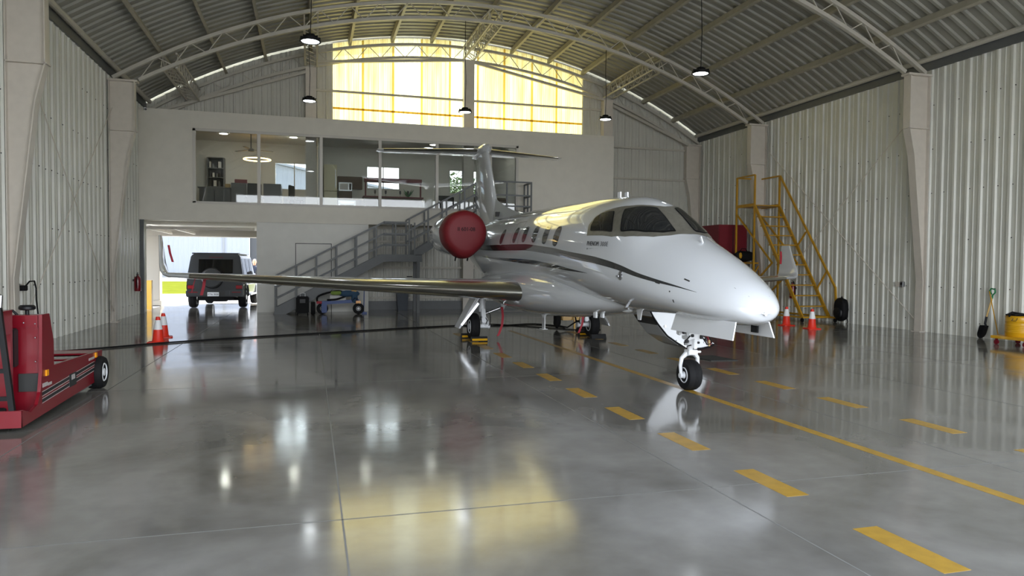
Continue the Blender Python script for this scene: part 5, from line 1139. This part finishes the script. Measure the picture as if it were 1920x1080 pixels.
# ------------------------------------------------------------------ office furniture behind the glass
oz = 3.25
def office():
    t = thing('bookshelf', (-3.5, 29.3, oz), 'tall dark grey bookshelf against the far wall of the left office', 'bookshelf')
    for a, b in (((-3.78, 29.25, oz+.9), (-3.74, 29.58, 5.62)), ((-3.2, 29.25, oz+.9), (-3.16, 29.58, 5.62))): MB().b2(a, b).build('side_board', 'officegrey', t, smooth=0)
    for z in (4.16, 4.5, 4.85, 5.2, 5.6): MB().b2((-3.74, 29.26, z), (-3.2, 29.58, z+.03)).build('shelf', 'officegrey', t, smooth=0)
    MB().b2((-3.78, 29.56, 4.15), (-3.16, 29.59, 5.62)).build('back_board', 'officedark', t, smooth=0)
    random.seed(5); n = 0
    for z in (4.53, 4.88, 5.23):
        x = -3.70
        while x < -3.3:
            w = random.uniform(.05, .10); h = random.uniform(.14, .26)
            tag(MB().b2((x, 29.32, z), (x+w, 29.5, z+h)).build('binder', ['officedark', 'officewall', 'officegrey'][n % 3], None, smooth=0), '%s binder %s on the %s shelf of the dark bookshelf' % (['black', 'white', 'grey'][n % 3], ['at the left', 'second from the left', 'in the middle', 'right of the middle', 'at the right'][min(4, int((x+3.70)/.1))], {4.53: 'lower', 4.88: 'middle', 5.23: 'upper'}[z]), 'binder', 'binders on the bookshelf')
            x += w+random.uniform(.02, .08); n += 1
    t = thing('credenza', (-3.3, 28.3, oz), 'grey low cabinet below the bookshelf in the left office', 'cabinet')
    MB().b2((-3.8, 27.4, oz), (-2.75, 27.85, 4.28)).build('cabinet_body', 'officegrey', t, smooth=0, bevel=.01); MB().b2((-3.3, 27.385, oz+.1), (-3.285, 27.4, 4.2)).build('door_gap', 'dark', t, smooth=0); MB().b2((-3.85, 27.36, 4.28), (-2.7, 27.88, 4.31)).build('cabinet_top', 'officegrey', t, smooth=0)
    tag(MB().b2((-2.95, 27.45, 4.31), (-2.78, 27.65, 4.45)).build('box', 'tan', smooth=0, bevel=.005), 'small brown box on the end of the grey low cabinet', 'box')
    def desk(x0, x1, y0, y1, h, label):
        t = thing('desk', ((x0+x1)/2, (y0+y1)/2, oz), label, 'desk', 'grey office desks')
        MB().b2((x0, y0, h-.04), (x1, y1, h)).build('desktop', 'officegrey', t, smooth=0); MB().b2((x0, y0+.03, oz+.01), (x0+.04, y1, h-.04)).build('end_panel', 'officegrey', t, smooth=0); MB().b2((x1-.04, y0+.03, oz+.01), (x1, y1, h-.04)).build('end_panel', 'officegrey', t, smooth=0); MB().b2((x0, y0+.02, oz+.2), (x1, y0+.04, h-.04)).build('modesty_panel', 'officegrey', t, smooth=0)
    desk(-2.72, -2.2, 27.2, 27.9, 4.47, 'grey desk with a raised front in the middle of the left office'); desk(-1.62, -1.02, 27.0, 28.2, 4.46, 'dark grey desk right of the first office chair'); desk(-.98, .2, 27.9, 28.7, 4.1, 'low dark desk under the bright left office window')
    tag(MB().b2((-2.62, 27.4, 4.47), (-2.2, 27.6, 4.62)).build('desk_tray', 'maroon', smooth=0), 'dark red tray on top of the raised grey desk', 'tray')
    def chair(x, y, rz, label):
        t = thing('office_chair', (x, y, oz), label, 'chair', 'black office chairs'); t.rotation_euler.z = rz
        MB().b2((-.24, -.22, .44), (.24, .24, .52)).build('seat', 'officedark', t, world=False, bevel=.02); MB().b2((-.24, .2, .55), (.24, .26, 1.2)).build('backrest', 'officedark', t, world=False, bevel=.02)
        MB().cyl((0, 0, .08), (0, 0, .44), .03, 10).build('gas_post', 'blackp', t, world=False)
        for k in range(5): a = 2*pi*k/5; MB().bar((0, 0, .09), (.28*cos(a), .28*sin(a), .05), .04, .03).cyl((.28*cos(a), .28*sin(a), 0), (.28*cos(a), .28*sin(a), .05), .03, 8).build('base_leg', 'blackp', t, world=False, smooth=0)
        for s in (-1, 1): MB().b2((s*.27-.03, -.12, .66), (s*.27+.03, .16, .69)).b2((s*.27-.015, 0, .48), (s*.27+.015, .04, .66)).build('armrest', 'blackp', t, world=False, smooth=0)
    chair(-1.9, 26.75, .1, 'black office chair beside the raised grey desk, seen from the front'); chair(-.45, 27.2, 1.2, 'black office chair turned sideways before the bright left office window')
    t = thing('ring_lamp', (-1.86, 27.5, 5.37), 'glowing warm ring lamp hanging in the left office', 'lamp')
    MB().tube([(-1.86+.46*cos(2*pi*k/40), 27.5+.46*sin(2*pi*k/40), 5.37) for k in range(40)], .022, 8, closed=True).build('ring_tube', 'ringlight', t)
    MB().cyl((-1.86, 27.5, 5.45), (-1.86, 27.5, 6.28), .012, 6).bar((-2.3, 27.5, 5.4), (-1.86, 27.5, 5.55), .008).bar((-1.42, 27.5, 5.4), (-1.86, 27.5, 5.55), .008).build('hanging_rod', 'dark', t)
    t = thing('ceiling_fan', (-2.0, 26.6, 5.6), 'thin bladed ceiling fan above the ring lamp', 'fan')
    MB().cyl((-2.0, 26.6, 5.62), (-2.0, 26.6, 6.28), .02, 8).lathe([(.001, 5.5), (.1, 5.52), (.1, 5.6), (.001, 5.64)], (-2.0, 26.6, 0)).build('fan_motor', 'officegrey', t)
    for k in range(3): a = 2*pi*k/3+.3; MB().bar((-2.0+.1*cos(a), 26.6+.1*sin(a), 5.57), (-2.0+.75*cos(a), 26.6+.75*sin(a), 5.57), .11, .012).build('fan_blade', 'officegrey', t, smooth=0)
    t = thing('refrigerator', (.75, 29.2, oz), 'pale cream refrigerator in the kitchen corner', 'refrigerator')
    MB().b2((.5, 28.9, oz), (1.0, 29.55, 4.45)).build('lower_door', 'cream', t, bevel=.01, smooth=0); MB().b2((.5, 28.9, 4.47), (1.0, 29.55, 5.5)).build('upper_door', 'cream', t, bevel=.01, smooth=0); MB().b2((.93, 28.86, 4.6), (.96, 28.9, 5.3)).build('door_handle', 'alu', t, smooth=0)
    t = thing('kitchen_counter', (1.4, 29.2, oz), 'brown kitchen counter with wall cupboards beside the refrigerator', 'kitchen unit')
    MB().b2((1.03, 29.0, oz), (4.4, 29.55, 4.16)).build('base_units', 'wood', t, smooth=0); MB().b2((1.02, 28.95, 4.16), (4.42, 29.56, 4.2)).build('worktop', 'tan', t, smooth=0); MB().b2((1.03, 29.25, 4.62), (2.0, 29.56, 5.1)).build('wall_cupboard', 'wood', t, smooth=0)
    for x in (1.4, 1.9, 2.5, 3.1, 3.7): MB().b2((x, 28.98, oz+.1), (x+.015, 29.0, 4.1)).build('door_gap', 'dark', t, smooth=0)
    t = thing('microwave_oven', (1.3, 29.1, 4.2), 'silver microwave oven on the kitchen counter', 'microwave'); MB().b2((1.07, 28.98, 4.5), (1.58, 29.3, 4.83)).build('microwave_body', 'alu', t, smooth=0, bevel=.01); MB().b2((1.11, 28.965, 4.54), (1.43, 28.98, 4.79)).build('microwave_door', 'officewall', t, smooth=0); MB().b2((1.47, 28.965, 4.54), (1.55, 28.98, 4.79)).build('keypad', 'officedark', t, smooth=0); MB().b2((1.07, 29.0, 4.2), (1.58, 29.4, 4.5)).build('microwave_stand', 'wood', t, smooth=0)
    t = thing('built_in_oven', (1.4, 28.9, 3.6), 'steel built in oven below the microwave', 'oven'); MB().b2((1.05, 28.93, 3.55), (1.72, 28.99, 4.12)).build('oven_door', 'alu', t, smooth=0); MB().b2((1.12, 28.92, 3.65), (1.65, 28.93, 3.95)).build('oven_window', 'wood', t, smooth=0); MB().b2((1.12, 28.88, 4.02), (1.65, 28.9, 4.05)).build('oven_handle', 'chrome', t, smooth=0)
    t = thing('bar_island', (3.1, 27.4, oz), 'dark red brown bar island with an overhead shelf in the kitchen', 'bar')
    MB().b2((1.95, 27.3, oz), (4.1, 27.8, 4.12)).build('bar_body', 'wood', t, smooth=0); MB().b2((1.9, 27.2, 4.12), (4.15, 27.9, 4.17)).build('bar_top', 'maroon', t, smooth=0); MB().b2((1.95, 27.3, 4.72), (4.1, 27.7, 4.86)).build('overhead_shelf', 'maroon', t, smooth=0)
    for x in (1.97, 4.05): MB().b2((x, 27.45, 4.17), (x+.05, 27.55, 4.72)).build('shelf_post', 'maroon', t, smooth=0)
    for k, x in enumerate((2.35, 2.75, 3.3, 3.6)):
        tag(MB().lathe([(.001, 4.17), (.035, 4.172), (.006, 4.19), (.006, 4.27), (.035, 4.31), (.04, 4.38), (.035, 4.42)], (x, 27.5, 0), 'Z', 14).build('wine_glass', 'cabglass'), 'stemmed glass standing on the bar, %s from the left' % ['first', 'second', 'third', 'fourth'][k], 'glass', 'glasses on the bar')
    t = thing('potted_plant', (3.6, 28.9, 4.86), 'small leafy plant on the shelf right of the kitchen window', 'plant')
    MB().lathe([(.05, 4.2), (.07, 4.34), (.06, 4.34), (.001, 4.3)], (3.85, 29.3, 0)).build('plant_pot', 'officewall', t); random.seed(2); mb = MB()
    for k in range(26):
        a = random.uniform(0, 6.28); l = random.uniform(.12, .3); z = random.uniform(.1, .4); c = Vector((3.85, 29.3, 4.34)); d = Vector((cos(a)*l, sin(a)*l, z)); s = Vector((-sin(a), cos(a), 0))*.03
        mb.add([c, c+d*.6+s, c+d, c+d*.6-s], [(0, 1, 2, 3)])
    o = mb.build('foliage', 'green', t, smooth=0); o['kind'] = 'stuff'
    t = thing('lounge_chair', (5.0, 27.2, oz), 'dark lounge chair by the window at the top of the stairs', 'chair')
    MB().b2((4.7, 27.0, oz+.12), (5.4, 27.6, oz+.5)).build('seat', 'officedark', t, bevel=.04); MB().b2((4.7, 27.5, oz+.4), (5.4, 27.7, oz+1.05)).build('backrest', 'officedark', t, bevel=.05)
    for x in (4.75, 5.35):
        for y in (27.05, 27.6): MB().cyl((x, y, oz), (x, y, oz+.14), .02, 8).build('leg', 'wood', t)
    t = thing('sofa', (6.6, 26.3, oz), 'dark brown sofa behind the office door glass', 'sofa')
    MB().b2((5.9, 26.0, oz+.08), (7.3, 26.7, oz+.45)).build('seat', 'wood', t, bevel=.04); MB().b2((5.9, 26.6, oz+.3), (7.3, 26.85, oz+.95)).build('backrest', 'wood', t, bevel=.05)
    for x in (5.95, 7.15): MB().b2((x-.05, 26.0, oz+.0), (x+.1, 26.8, oz+.65)).build('arm', 'wood', t, bevel=.03)
    k = 0
    for x, y, w in ((-3.0, 27.6, 'over the bookshelf side'), (-.6, 27.6, 'over the left office chairs'), (2.0, 27.2, 'over the bar'), (4.6, 27.6, 'over the lounge chair'), (6.6, 26.4, 'over the sofa')):  # round lights added under the ceiling to brighten the rooms behind the glass
        t = thing('added_fill_light', (x, y, 6.26), 'flat round light added to brighten the rooms, '+w, 'lamp', 'added office fill lights'); MB().lathe([(.001, 6.255), (.14, 6.255), (.14, 6.27), (.001, 6.27)], (x, y, 0)).build('lamp_face', 'officefill' if x < 0 else 'loungefill', t); MB().lathe([(.14, 6.25), (.16, 6.25), (.16, 6.28), (.14, 6.28)], (x, y, 0), cap=False).build('lamp_rim', 'officewall', t)
office()
